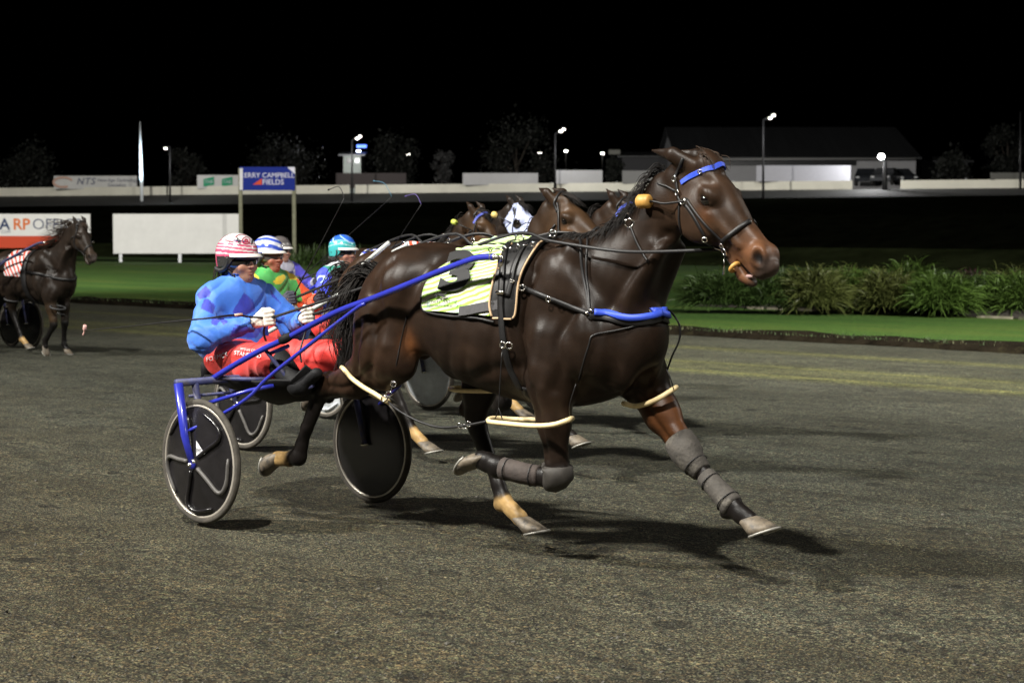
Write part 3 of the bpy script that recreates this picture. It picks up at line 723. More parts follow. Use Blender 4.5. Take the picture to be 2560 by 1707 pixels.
# ---- trees, the dark of night put into the leaf colour
M_leaf = M('night leaves', (.005, .0065, .004), .7, var=.5, vscale=.6); M_pale = M('pale leaves', (.03, .03, .03), .7, var=.4, vscale=.8); M_bark = M('bark', (.03, .024, .018), .9, var=.3)
def tree(px, ytop, d, wpx, label, mat, seed, n=3200):
    rs = np.random.RandomState(seed); b = at(px, 470, d); b[2] = 3.2; zt = at(px, ytop, d)[2]; H = zt - b[2]; wr = wpx * d / FPX / 2
    t = thing('tree', label, 'tree', b, group='trees beyond the far fence'); mb = MB(); mb.tube([b, b + np.array([.1, 0, H * .35]), b + np.array([0, .1, H * .7])], [H * .035, H * .025, H * .008], 8)
    cl = []
    for i in range(16):
        a = rs.uniform(0, 6.28); u = rs.uniform(.25, .95); r = wr * math.sin(math.pi * (u * .75 + .15)) * rs.uniform(.3, .85)
        c = b + np.array([r * math.cos(a), r * math.sin(a), H * u]); cl.append((c, wr * rs.uniform(.22, .42)))
        mb.tube([b + np.array([0, 0, H * u * .5]), c], [H * .012, H * .004], 5)
    mb.part('trunk', M_bark, t)
    V = []; F = []
    for i in range(n):
        c, r = cl[rs.randint(len(cl))]; p = c + rs.normal(0, 1, 3) * r * .5; u = rs.normal(0, 1, 3); u /= np.linalg.norm(u); w = np.cross(u, rs.normal(0, 1, 3)); w /= np.linalg.norm(w)
        s = rs.uniform(.10, .24); k = len(V); V += [p - u * s, p + w * s * .5, p + u * s, p - w * s * .5]; F.append((k, k + 1, k + 2, k + 3))
    part('crown', V, F, mat, t, smooth=False)
TR = [(1290, 312, 175, 230, 'dark wide tree above the left blank board'), (1530, 395, 168, 70, 'small dark tree between the right blank board and the horse head'), (2520, 300, 170, 140, 'dark tree at the far right edge'), (60, 372, 185, 170, 'dark tree left of the NTS board'), (700, 355, 190, 220, 'dark tree behind the blue sign'), (980, 350, 185, 160, 'dark tree right of the lit blue sign'), (2370, 390, 160, 110, 'low dark tree right of the bright floodlight'), (465, 380, 188, 120, 'dark tree between the two white boards')]
for i, (px, yt, d, w, lb) in enumerate(TR): tree(px, yt, d, w, lb, M_leaf, 70 + i)
tree(1108, 380, 168, 70, 'pale bushy tree left of the blank boards', M_pale, 90, 1200)

# ---- parked cars in the gap
M_carA = M('dark car paint', (.02, .022, .026), .25, coat=.6); M_carB = M('silver car paint', (.08, .083, .09), .35, metal=.4, coat=.5); M_tyre = M('tyre rubber', (.02, .019, .018), .8, var=.4, vscale=30); M_gls = M('car glass', (.01, .012, .014), .08)
def car(px, py, d, paint, label, yaw):
    o = at(px, py, d); Mx = Matrix.Translation(Vector(o)) @ Matrix.Rotation(yaw, 4, 'Z'); t = thing('parked_car', label, 'car', (0, 0, 0), Mx, 'parked cars in the gap'); 
    prof = [(-2.1, .35), (-2.15, .75), (-1.6, .9), (-1.1, 1.38), (.35, 1.42), (1.0, .98), (1.95, .82), (2.15, .6), (2.1, .35)]
    V = [(x, y * (.84 if z < 1.0 else .68), z) for y in (-1, 1) for x, z in prof]; n = len(prof)
    F = [tuple(range(n))[::-1], tuple(range(n, 2 * n))] + [(i, (i + 1) % n, n + (i + 1) % n, n + i) for i in range(n)]
    part('body', V, F, paint, t, smooth=False)
    for s in (-1, 1):
        part('side_window', [(x, s * (.845 if z < 1 else .70), z) for x, z in ((-1.45, .98), (-1.05, 1.3), (.3, 1.33), (.8, 1.0))], [(0, 1, 2, 3)], M_gls, t, smooth=False)
        for x in (-1.35, 1.35): MB().lathe([(0, -.1), (.2, -.1), (.31, -.09), (.33, 0), (.31, .09), (.2, .1), (0, .1)], (x, s * .80, .33), (0, 1, 0), 18).part('wheel', M_tyre, t)
        MB().ball((2.1, s * .6, .65), (.06, .18, .08), 10, 6).part('headlight', M('headlight glass', (.6, .6, .6), .1), t)
car(2215, 464, 150, M_carB, 'silver car parked beside the thick lamp post', -2.0); car(2165, 465, 152, M_carA, 'dark car parked left of the silver one', -1.8); car(2248, 465, 153, M_carA, 'dark car parked right of the thick lamp post', -1.4)
# ------------------------------------------------------------------ horses
def coat_mat(name, rough=.41, **kw):
    m = M(name, (.03, .016, .01), rough, spec=.19, attr=True, var=.36, vscale=10, dirt=((.085, .07, .05), 26, .70), bump=.12, bscale=260, stretch=(.45, 1, 1), **kw)
    return m
M_coat = coat_mat('bay coat'); M_hair = M('black horse hair', (.009, .007, .006), .6, var=.4, vscale=20, spec=.22)
M_hairb = M('brown horse hair', (.028, .016, .009), .6, var=.4, vscale=20, spec=.25)
M_eye = M('horse eye', (.004, .003, .003), .04, coat=1.0, spec=.8)
M_hoof = M('hoof horn', (.13, .105, .075), .6, var=.35, vscale=30, dirt=((.05, .045, .04), 26, .5)); M_shoe = M('horseshoe metal', (.30, .29, .26), .5, metal=.4)
M_leather = M('black leather', (.009, .0085, .009), .48, spec=.4, var=.3, vscale=40); M_piping = M('cream piping', (.55, .38, .22), .6)
M_steel = M('polished steel', (.75, .72, .68), .16, metal=1.0); M_hobble = M('cream plastic', (.78, .62, .34), .42, var=.08, vscale=20, dirt=((.45, .33, .16), 14, .62))
M_boot = M('grey leg boot', (.052, .046, .039), .8, var=.4, vscale=16, bump=.4, bscale=60, dirt=((.15, .135, .11), 9, .55)); M_blue = M('blue webbing', (.035, .085, .62), .5, var=.1, vscale=60)
M_orange = M('orange roller', (.50, .27, .06), .5, var=.15, vscale=40); M_web = M('grey webbing', (.06, .058, .062), .8, var=.2, vscale=60)

HEAD_O = np.array([2.80, 0, 1.80]); HEAD_A = math.atan2(-.64, .77)
HX = np.array([math.cos(HEAD_A), 0, math.sin(HEAD_A)]); HN = np.array([-math.sin(HEAD_A), 0, math.cos(HEAD_A)])
def hp(a, n, y): return HEAD_O + HX * a + HN * n + np.array([0, y, 0])
# legs of the pacing stride, near (right) pair trailing, far (left) pair reaching: x, y, z, r
LEGS = dict(
    hr=[(.96, -.19, .98, .135), (.72, -.185, .815, .092), (.47, -.17, .765, .058), (.415, -.17, .735, .05), (.30, -.17, .53, .036), (.255, -.17, .43, .038), (.232, -.17, .372, .047), (.15, -.17, .345, .04), (.05, -.17, .338, .043)],
    hl=[(1.32, .17, .98, .13), (1.29, .16, .78, .088), (1.275, .15, .64, .06), (1.29, .15, .58, .052), (1.40, .14, .39, .037), (1.45, .135, .30, .039), (1.49, .13, .222, .048), (1.555, .13, .18, .04), (1.61, .13, .145, .045)],
    fr=[(2.10, -.19, .90, .112), (2.115, -.175, .70, .080), (2.125, -.165, .53, .060), (2.128, -.16, .455, .063), (2.09, -.165, .425, .053), (1.98, -.205, .435, .043), (1.90, -.23, .45, .042), (1.81, -.245, .460, .052), (1.75, -.252, .476, .045), (1.715, -.255, .486, .048)],
    fl=[(2.37, .18, .90, .118), (2.50, .165, .74, .086), (2.59, .155, .645, .063), (2.65, .15, .58, .060), (2.70, .145, .53, .050), (2.80, .137, .455, .040), (2.88, .13, .40, .041), (2.942, .125, .350, .05), (3.00, .12, .317, .042), (3.045, .12, .296, .045)])
GROOVES = [([(2.03, 1.40), (1.97, 1.20), (1.985, 1.02), (2.03, .90)], .035, -.016), ([(2.30, 1.24), (2.22, 1.10), (2.23, .97), (2.20, .86)], .030, -.013), ([(2.13, 1.56), (2.33, 1.38), (2.47, 1.24)], .045, -.016),
    ([(2.44, 1.25), (2.58, 1.45), (2.70, 1.58)], .030, -.012), ([(2.22, 1.50), (2.31, 1.30), (2.36, 1.14)], .045, .008), ([(1.06, 1.45), (1.0, 1.37), (.955, 1.28)], .030, -.013), ([(.985, 1.16), (1.0, 1.0), (.93, .84)], .030, -.011), ([(.875, 1.12), (.86, 1.0), (.83, .88)], .028, -.009),
    ([(1.30, 1.44), (1.21, 1.22), (1.17, 1.04), (1.20, .92)], .050, -.018), ([(1.04, 1.42), (1.08, 1.2), (1.08, 1.02)], .035, .008), ([(.95, .90), (.75, .785), (.55, .775)], .018, -.008), ([(2.085, .86), (2.10, .68), (2.115, .52)], .016, -.007), ([(2.14, .86), (2.15, .70)], .03, .007),
    ([(2.42, .86), (2.55, .68), (2.63, .60)], .016, -.006), ([(2.42, 1.20), (2.48, 1.02), (2.44, .90)], .03, -.010), ([(2.11, 1.12), (2.09, .98)], .05, .010), ([(1.60, .86), (1.80, .93), (1.96, .95)], .03, -.008), ([(1.75, 1.30), (1.68, 1.05), (1.60, .88)], .03, -.004), ([(1.62, 1.30), (1.55, 1.05), (1.48, .90)], .03, -.004), ([(1.88, 1.25), (1.82, 1.05), (1.76, .9)], .03, -.004),
    ([(1.99, 1.53), (1.75, 1.46), (1.35, 1.47), (1.1, 1.50)], .03, -.006)]
def muscles(V, Q):
    """the furrows and swells of the big muscles, pressed into the flanks of the finished surface"""
    N = vnormals(V, Q); amp = np.zeros(len(V)); P = V[:, [0, 2]]
    for pts, w, dp in GROOVES:
        L = crom(np.array(pts), 5); d = np.full(len(V), 9.0)
        for A, B in zip(L[:-1], L[1:]):
            u = B - A; t = np.clip((P - A) @ u / (u @ u), 0, 1); d = np.minimum(d, np.linalg.norm(P - A - t[:, None] * u, axis=1))
        amp += 1.35 * dp * np.exp(-(d / w) ** 2)
    amp += .004 * (vnoise(V, 14, 12) - .5) * (V[:, 2] > .7)
    return V + N * (amp * np.clip(np.abs(N[:, 1]) * 1.4, 0, 1))[:, None]
def horse_body(res, ears='back', legs=None):
    LG = legs or LEGS
    s = SDF((-.12, -.42, .0), (3.36, .42, 2.14), res)
    # trunk
    s.loft((0, 0, 0), 0.0, [(.72, 1.345, 1.04, .11), (.82, 1.425, .96, .19), (.95, 1.505, .97, .255), (1.10, 1.54, 1.00, .285), (1.27, 1.525, .925, .275), (1.47, 1.515, .83, .285), (1.68, 1.52, .775, .30), (1.88, 1.55, .755, .285), (2.02, 1.575, .75, .25), (2.16, 1.56, .765, .235), (2.30, 1.50, .80, .215), (2.42, 1.40, .86, .18), (2.50, 1.28, .95, .13)], k=.04, pw=2.2)
    for y in (-1, 1):
        s.ell((1.02, .130 * y, 1.31), (.24, .135, .175), .38, k=.06)            # croup
        s.ell((.86, .15 * y, 1.13), (.105, .11, .22), .10, k=.07)              # buttock
        s.ell((1.13, .205 * y, 1.33), (.09, .07, .08), 0, k=.07)                # point of hip
        s.ell((2.12, .165 * y, 1.30), (.13, .085, .28), -.42, k=.07)            # shoulder blade
        s.ell((2.33, .155 * y, 1.09), (.15, .09, .17), .35, k=.06)              # point of shoulder
        s.ell((2.13, .20 * y, 1.03), (.145, .08, .16), .3, k=.06)               # triceps
        s.ell((2.42, .085 * y, 1.05), (.12, .085, .19), .25, k=.06)             # breast
        s.ell((1.62, .16 * y, 1.06), (.33, .14, .20), 0, k=.08)                 # ribs
    # thighs
    s.ell((.94, -.19, 1.02), (.185, .12, .25), .12, k=.08); s.ell((1.09, -.20, .97), (.10, .085, .13), .2, k=.08)
    s.ell((1.16, .18, 1.05), (.185, .12, .24), -.35, k=.08); s.ell((1.34, .19, .98), (.10, .085, .12), -.2, k=.08)
    s.ell((1.20, -.20, 1.09), (.09, .05, .10), .8, k=.08)                         # flank fold
    # upper forelegs
    s.ell((2.10, -.19, .90), (.115, .09, .15), .1, k=.06); s.ell((2.37, .18, .92), (.125, .09, .15), -.5, k=.06)
    for n, L in LG.items():
        hind = n[0] == 'h'
        for i, (p, q) in enumerate(zip(L[:-1], L[1:])): s.cone(p[:3], q[:3], p[3], q[3], .05 if i < 2 else .018, .86 if i < 3 else .80)
    s.cone((.50, -.175, .81), (.392, -.17, .795), .04, .036, .03, .7)                  # points of hock
    s.cone((1.25, .155, .74), (1.19, .15, .665), .042, .036, .03, .7)
    s.cone((.43, -.17, .72), (.30, -.17, .50), .030, .022, .02, .7); s.cone((1.24, .15, .60), (1.37, .14, .40), .03, .022, .02, .7)  # tendons
    if legs is None: s.ell((2.155, -.165, .455), (.045, .045, .06), 0, k=.02); s.ell((2.675, .15, .605), (.045, .045, .055), .7, k=.02)    # knees
    s.ell((.225, -.17, .345), (.035, .035, .03), 0, k=.02); s.ell((1.47, .13, .195), (.032, .035, .03), 0, k=.02)
    if legs is None: s.ell((1.755, -.25, .495), (.03, .035, .03), 0, k=.02); s.ell((2.915, .125, .315), (.032, .035, .03), 0, k=.02)
    # neck
    s.loft((2.2, 0, 1.30), math.atan2(.664, .747), [(-.12, .25, -.26, .20), (.06, .245, -.31, .185), (.22, .180, -.295, .155), (.34, .122, -.235, .125), (.45, .112, -.175, .10), (.56, .140, -.15, .088), (.66, .155, -.125, .08), (.73, .13, -.10, .07)], k=.06)
    s.ell((2.34, 0, 1.47), (.18, .08, .09), .6, k=.06)
    s.cone((2.42, -.10, 1.16), (2.66, -.075, 1.52), .06, .04, .06); s.cone((2.42, .10, 1.16), (2.66, .075, 1.52), .06, .04, .06)   # throat muscles
    # head
    s.loft(HEAD_O, HEAD_A, [(-.07, .11, -.06, .072), (.03, .150, -.13, .086), (.12, .150, -.160, .094), (.20, .138, -.152, .090), (.28, .115, -.112, .078), (.35, .094, -.082, .062), (.43, .083, -.066, .052), (.50, .072, -.064, .054), (.55, .045, -.045, .046)], k=.04, pw=2.3)
    for y in (-1, 1):
        s.ell(hp(.155, -.055, .07 * y), (.115, .040, .105), HEAD_A, k=.035)                 # cheek
        s.ell(hp(.15, .083, .088 * y), (.048, .034, .032), HEAD_A - .1, k=.035)             # brow
        s.cone(hp(.22, .015, .085 * y), hp(.40, -.005, .055 * y), .014, .008, .03)         # facial crest
        s.ell(hp(.505, .025, .045 * y), (.05, .027, .042), HEAD_A - .5, k=.03)              # nostril rim
        s.ell(hp(.520, .024, .080 * y), (.046, .030, .027), HEAD_A - .75, k=.012, op='sub')
        s.ell(hp(.158, .052, .114 * y), (.026, .020, .020), HEAD_A, k=.02, op='sub')        # eye socket
        s.cone(hp(.128, .060, .100 * y), hp(.155, .078, .107 * y), .010, .010, .012); s.cone(hp(.155, .078, .107 * y), hp(.188, .060, .098 * y), .010, .008, .012); s.cone(hp(.135, .036, .102 * y), hp(.178, .034, .098 * y), .007, .007, .012)
        s.ell(hp(.10, .115, .085 * y), (.03, .02, .022), HEAD_A, k=.03, op='sub')           # hollow above the eye
        if ears == 'back':
            e0 = hp(-.02, .105, .062 * y); e1 = hp(-.125, .085, .088 * y); e2 = hp(-.240, .018, .076 * y)
        else:
            e0 = hp(-.02, .12, .062 * y); e1 = hp(-.09, .150, .082 * y); e2 = hp(-.185, .145, .07 * y)
        s.cone(e0, e1, .036, .034, .03, .8); s.cone(e1, e2, .033, .006, .01, .7)
    s.ell(hp(.0, .16, 0), (.07, .045, .03), HEAD_A, k=.04)                                      # forelock base
    s.ell(hp(.525, -.048, 0), (.045, .040, .026), HEAD_A - .2, k=.03)                           # upper lip
    s.cone(hp(.36, -.080, 0), hp(.47, -.108, 0), .032, .036, .03, 1.0); s.ell(hp(.512, -.112, 0), (.040, .036, .022), HEAD_A + .1, k=.03)   # chin, lower lip
    s.cone(hp(.42, -.078, 0), hp(.60, -.090, 0), .005, .009, .010, 8.0, op='sub')               # mouth
    V, Q = s.mesh(2)
    return muscles(V, Q), Q
def coat_colors(V, base, head, muzzle, dark, tan, tansocks=('hr', 'hl'), bright=1.0, legs=None):
    c = np.tile(np.array(base, float), (len(V), 1)); x, y, z = V.T
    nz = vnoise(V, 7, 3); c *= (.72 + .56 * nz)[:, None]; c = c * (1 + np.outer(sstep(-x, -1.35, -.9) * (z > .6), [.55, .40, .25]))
    rel = V - HEAD_O; a = rel @ HX; n = rel @ HN
    hw = sstep(a, -.12, .08) * sstep(n, -.3, -.12) * (x > 2.6)
    c = mixc(c, head, hw * (.55 + .45 * vnoise(V, 16, 5)))
    mz = sstep(a, .33, .44) * sstep(n, -.2, -.1) * (x > 2.7); c = mixc(c, muzzle, mz * (.45 + .55 * vnoise(V, 26, 8)))
    nst = np.exp(-(((a - .520) / .036) ** 2 + ((n - .024) / .026) ** 2) ** 2) * (np.abs(y) > .03) * (x > 2.7)  # darkness of the nostril hollow is painted into the coat colour
    tip = sstep(a, .515, .56) * (x > 2.7); c = mixc(c, np.array([.05, .04, .036]), tip * .8)
    c = mixc(c, np.array([.006, .005, .005]), nst)
    pale = np.exp(-(((a - .27) / .10) ** 2 + ((n + .01) / .035) ** 2)) * (x > 2.7); c = mixc(c, np.array(head) * 1.8, pale * .6)
    ring = np.exp(-((a - .158) ** 2 + (n - .052) ** 2) / .0018) * (x > 2.7); c = mixc(c, np.array([.012, .008, .006]), ring * .7)
    corn = np.exp(-(((a - .20) / .05) ** 2 + ((n - .0) / .03) ** 2)) * (x > 2.7); c = mixc(c, np.array(tan) * .75, corn * .55)
    # dark points on the legs
    for nme, L in (legs or LEGS).items():
        P = np.array(L); d = np.full(len(V), 9.0); tt = np.zeros(len(V))
        for i in range(1, len(P) - 1):
            A, B = P[i, :3], P[i + 1, :3]; u = B - A; t = np.clip((V - A) @ u / (u @ u), 0, 1); dd = np.linalg.norm(V - A - t[:, None] * u, axis=1)
            w = dd < d; d = np.where(w, dd, d); tt = np.where(w, i + t, tt)
        near = sstep(-d, -.16, -.10)
        c = mixc(c, dark, near * sstep(tt, 1.6 if nme != 'fl' else 2.2, 3.0))
        if nme in tansocks:
            k0 = 6.6 if nme == 'hr' else 5.6
            c = mixc(c, np.array([.42, .27, .11]), near * sstep(tt, k0, k0 + .7) * (.55 + .45 * vnoise(V, 40, 9)))
        if nme == 'fl': c = mixc(c, tan, near * sstep(tt, .7, 1.3) * (1 - sstep(tt, 2.1, 2.8)) * .6)
    fl = np.exp(-(((x - 1.20) / .055) ** 2 + ((z - 1.03) / .06) ** 2 + ((y + .24) / .08) ** 2)); c = mixc(c, np.array(tan), fl * .7)
    return np.clip(c * bright, 0, 1)
def frame_vec(v):
    v = np.array(v, float); return v / np.linalg.norm(v)
def hoof(parent, cor, sole, toe, name='hoof', sz=1.0):
    """cor: coronet centre, sole: centre of the ground surface, toe: direction of the toe"""
    cor = np.array(cor, float); sole = np.array(sole, float); a = frame_vec(sole - cor); t = np.array(toe, float); t = frame_vec(t)
    s = frame_vec(np.cross(a, t)); V = []; F = []; n = 20
    prof = [(-.012, .036, .0), (.0, .046, .0), (.12, .049, .003), (.6, .058, .012), (1.0, .066, .02), (1.0, .060, .02), (.9, .03, .01)]
    for (h, r, off) in prof:
        c = cor + (sole - cor) * h if h >= 0 else cor + a * h
        for j in range(n):
            th = 2 * math.pi * j / n; ct, st = math.cos(th), math.sin(th)
            q = r * sz * (.92 if ct < -.75 else 1.0); V.append(c + t * (q * ct * (1.12 if ct > 0 else .95) + off) + s * q * st * .95)
    for i in range(len(prof) - 1):
        for j in range(n): F.append((i * n + j, i * n + (j + 1) % n, (i + 1) * n + (j + 1) % n, (i + 1) * n + j))
    F.append(tuple((len(prof) - 1) * n + j for j in range(n)))
    h = part(name, V, F, M_hoof, parent)
    R = []
    for j in range(n):
        th = 2 * math.pi * j / n
        if math.cos(th) > -.8:
            ct, st = math.cos(th), math.sin(th); R.append((th if th < math.pi else th - 2 * math.pi, sole + a * .004 + t * (.063 * sz * ct * 1.12 + .02) + s * .063 * sz * st * .95))
    R = [p for _, p in sorted(R, key=lambda q: q[0])]
    MB().tube(R, .0065, 6).part('shoe', M_shoe, h)
    return h
STAND = dict(hr=LEGS['hr'], hl=LEGS['hl'],
    fr=[(2.13, -.19, .90, .112), (2.16, -.18, .70, .080), (2.18, -.17, .54, .060), (2.185, -.165, .47, .063), (2.175, -.165, .42, .052), (2.16, -.165, .30, .040), (2.155, -.165, .22, .041), (2.16, -.165, .155, .050), (2.20, -.165, .10, .042), (2.22, -.165, .08, .046)],
    fl=[(2.30, .18, .90, .115), (2.36, .17, .70, .082), (2.40, .165, .54, .062), (2.405, .165, .47, .063), (2.38, .165, .43, .052), (2.28, .16, .33, .040), (2.21, .155, .27, .041), (2.16, .155, .225, .050), (2.155, .155, .16, .042), (2.16, .155, .135, .046)])
def legs_hooves(parent):
    hoof(parent, (.05, -.17, .338), (-.03, -.17, .322), (-.25, 0, -1)).name
    hoof(parent, (1.61, .13, .145), (1.70, .13, .082), (.9, 0, .22))
    hoof(parent, (1.715, -.255, .486), (1.632, -.256, .480), (-.09, 0, -.10), sz=1.2)
    hoof(parent, (3.045, .12, .296), (3.105, .12, .243), (.92, 0, .385), sz=1.12)
def hair(strands, w, flat=.5, n=3):
    mb = MB()
    V = []; F = []
    for P in strands:
        P = np.array(P); m = len(P); T = np.gradient(P, axis=0); k = len(V)
        for i in range(m):
            t = T[i] / (np.linalg.norm(T[i]) + 1e-9); u = np.cross(t, [.3, 1, .2]); u /= np.linalg.norm(u) + 1e-9; v = np.cross(t, u)
            r = w * (1 - (i / (m - 1)) ** 1.6) + .0004
            V += [P[i] + u * r, P[i] - u * r * .5 + v * r * .8, P[i] - u * r * .5 - v * r * .8]
        for i in range(m - 1):
            for j in range(3): F.append((k + 3 * i + j, k + 3 * i + (j + 1) % 3, k + 3 * i + 3 + (j + 1) % 3, k + 3 * i + 3 + j))
    return V, F
def tail_strands(rs, n=260, streaming=True):
    S = []
    for i in range(n):
        d = np.array([.69 + rs.normal(0, .012), rs.normal(0, .022), 1.355 + rs.normal(0, .02)])
        u = rs.rand()
        if u < .25:      # carried out behind towards the driver
            P = [d, d + [-.08, rs.normal(0, .02), .03], d + [-.17, rs.normal(0, .04), -.02 + rs.normal(0, .02)], d + [-.25 + rs.normal(0, .025), rs.normal(0, .05), -.15 + rs.normal(0, .04)], d + [-.31 + rs.normal(0, .05), rs.normal(0, .07), -.33 + rs.normal(0, .06)]]
        else:            # falling behind the buttocks
            P = [d, d + [-.07, rs.normal(0, .02), .02], d + [-.15 + rs.normal(0, .03), rs.normal(0, .05), -.14], d + [-.17 + rs.normal(0, .045), rs.normal(0, .06), -.36], d + [-.15 + rs.normal(0, .06), rs.normal(0, .06), -.56 - .06 * rs.rand()]]
        S.append(crom(P, 4))
    return S
def mane_strands(rs, n=200, wind=1.0, long=1.0):
    S = []
    for i in range(n):
        t = rs.rand(); p = np.array([2.06, 0, 1.575]) * (1 - t) ** 2 + 2 * t * (1 - t) * np.array([2.43, 0, 1.545]) + t * t * np.array([2.62, 0, 1.90])
        p = p + [0, rs.normal(0, .012), rs.normal(0, .008)]; L = rs.uniform(.10, .24) * long; sd = -1 if rs.rand() < .55 else 1
        P = [p, p + [-.02 * wind, sd * .03, .004 + .022 * (wind - .6)], p + [-.05 * wind * L / .16, sd * (.065 + .02 * rs.rand()), -.035 + .03 * (wind - .6) + rs.normal(0, .012)], p + [-.09 * wind * L / .16 + rs.normal(0, .02), sd * (.085 + .04 * rs.rand()), -.10 + .09 * (wind - .6) + rs.normal(0, .03)]]
        S.append(crom(P, 3))
    return S
class Skin:
    """rays and nearest points against a finished surface, in rig coordinates"""
    def __init__(s, V, Q): s.b = BVHTree.FromPolygons([tuple(v) for v in V], [tuple(int(i) for i in q) for q in Q])
    def px(s, x, y, y0=0.0):
        o, d = rig_ray(x, y); h = s.b.ray_cast(Vector(o), Vector(d), 60)
        if h[0] is None:
            p = loc(x, y, y0); h = s.b.find_nearest(Vector(p))
        return np.array(h[0]), np.array(h[1])
    def near(s, p):
        h = s.b.find_nearest(Vector(p)); return np.array(h[0]), np.array(h[1])
    def line_px(s, pts, n=5, off=.006):
        P = crom(np.array(pts, float), n); R = [s.px(a, b) for a, b in P]
        return np.array([p + q * off for p, q in R]), np.array([q for _, q in R])
    def line(s, pts, n=5, off=.006):
        P = crom(np.array(pts, float), n); R = [s.near(p) for p in P]
        return np.array([p + q * off for p, q in R]), np.array([q for _, q in R])
def smooth_line(P, N, it=2, closed=False):
    for _ in range(it):
        if closed: P = .5 * P + .25 * (np.roll(P, 1, 0) + np.roll(P, -1, 0)); N = .5 * N + .25 * (np.roll(N, 1, 0) + np.roll(N, -1, 0))
        else:
            Q = P.copy(); Q[1:-1] = .5 * P[1:-1] + .25 * (P[:-2] + P[2:]); P = Q
            R = N.copy(); R[1:-1] = .5 * N[1:-1] + .25 * (N[:-2] + N[2:]); N = R
    return P, N / (np.linalg.norm(N, axis=1)[:, None] + 1e-9)
def strap(mb, P, N, w, th=.004, closed=False):
    m = len(P); T = np.gradient(P, axis=0) if not closed else np.roll(P, -1, 0) - np.roll(P, 1, 0)
    S = np.cross(T, N); S /= np.linalg.norm(S, axis=1)[:, None] + 1e-9; w = np.broadcast_to(w, (m,)) / 2
    V = []; F = []
    for i in range(m): V += [P[i] - S[i] * w[i], P[i] + S[i] * w[i], P[i] + S[i] * w[i] * .85 + N[i] * th, P[i] - S[i] * w[i] * .85 + N[i] * th]
    for i in range(m if closed else m - 1):
        k = (i + 1) % m
        for j in range(4): F.append((4 * i + j, 4 * k + j, 4 * k + (j + 1) % 4, 4 * i + (j + 1) % 4))
    if not closed: F += [(0, 1, 2, 3), tuple(4 * (m - 1) + j for j in (3, 2, 1, 0))]
    return mb.add(V, F)
def mirror(P): return np.array(P) * [1, -1, 1]

def loft_tube(pts, n=16, ys=.9, thick=0):
    """sleeve round a limb; pts: x, y, z, r"""
    mb = MB(); P = np.array(pts, float); return mb.tube(P[:, :3], P[:, 3], n, up=(0, 1, 0), flat=ys)
def leg_boot(parent, name, pts, mat, label=None):
    return loft_tube(pts).part(name, mat, parent, label)
# ------------------------------------------------------------------ sulkies (two wheeled racing carts)
M_bluep = M('blue cart paint', (.022, .03, .34), .28, coat=.6, var=.15, vscale=10, dirt=((.05, .05, .10), 9, .60))
M_grim = M('grimy blue paint', (.035, .04, .12), .6, var=.4, vscale=20, dirt=((.08, .07, .07), 12, .5))
M_blackv = M('black vinyl', (.006, .006, .007), .7, spec=.25, var=.4, vscale=14, bump=.3, bscale=25)
M_disc = M('black wheel disc', (.011, .010, .011), .26, var=.4, vscale=8, dirt=((.06, .05, .03), 6, .66))
M_rib = M('grey wheel spoke', (.085, .08, .075), .5, var=.2, vscale=20)
M_rimm = M('pale alloy rim', (.50, .46, .40), .35, metal=.5, var=.15)
M_tyreg = M('dusty tyre', (.055, .048, .038), .85, var=.35, vscale=18, bump=.3, bscale=90)
M_discg = M('grey wheel disc', (.52, .55, .58), .35, metal=.2, var=.25, vscale=6, dirt=((.10, .09, .07), 5, .6))
M_chrome = M('cart fitting', (.6, .58, .5), .25, metal=.9)
M_sticker = M('white sticker', (.7, .7, .72), .5)
def wheel(parent, c, side, disc, rot=0.0, R=.335, sticker=False, ribs=True):
    c = np.array(c, float); w = MB()
    w.lathe([(R - .028, -.012), (R - .014, -.017), (R - .002, -.012), (R + .003, 0), (R - .002, .012), (R - .014, .017), (R - .028, .012)], c, (0, 1, 0), 56)
    o = w.part('wheel', M_tyreg, parent)
    MB().lathe([(R - .028, -.0125), (R - .036, -.017), (R - .040, -.012), (R - .040, .012), (R - .036, .017), (R - .028, .0125)], c, (0, 1, 0), 56).part('rim', M_rimm, o)
    d = MB(); d.lathe([(R - .042, .010 * side), (R - .075, .022 * side), (.10, .040 * side), (.045, .050 * side), (.0, .052 * side)], c, (0, 1, 0), 56)
    d.lathe([(R - .042, -.010 * side), (R - .075, -.02 * side), (.08, -.034 * side), (.0, -.038 * side)], c, (0, 1, 0), 40); d.part('disc', disc, o)
    if ribs:
        for k in range(5):
            a = rot + k * 2 * math.pi / 5; u = np.array([math.cos(a), 0, math.sin(a)]); v = np.array([math.cos(a + .28), 0, math.sin(a + .28)]); v2 = np.array([math.cos(a + .8), 0, math.sin(a + .8)])
            y = lambda q, s=side: np.array([0, q * s, 0])
            MB().tube(crom([c + u * .05 + y(.052), c + u * .14 + y(.044), c + u * (R - .09) + y(.031), c + v * (R - .065) + y(.026), c + v2 * (R - .062) + y(.025)], 4), [.012] * 13 + [.010] * 3 + [.006], 8).part('spoke', M_rib if k in (2, 4) else disc, o)
    MB().lathe([(.0, .068), (.018, .066), (.022, .05), (.024, .0)], c, (0, side, 0), 16).part('hub', M_chrome, o)
    if sticker:
        V = [c + np.array([x, side * .052, z]) for x, z in ((.03, .12), (.105, .055), (.03, .03))]; s = part('sticker', V, [(0, 1, 2)], M_sticker, o, smooth=False)
        T, F = text_mesh('FMT', .03); part('lettering', [c + np.array([.055 + v[0] * .8, side * .0535, .066 + v[1]]) for v in T], F, M_blackv, s, smooth=False)
    return o
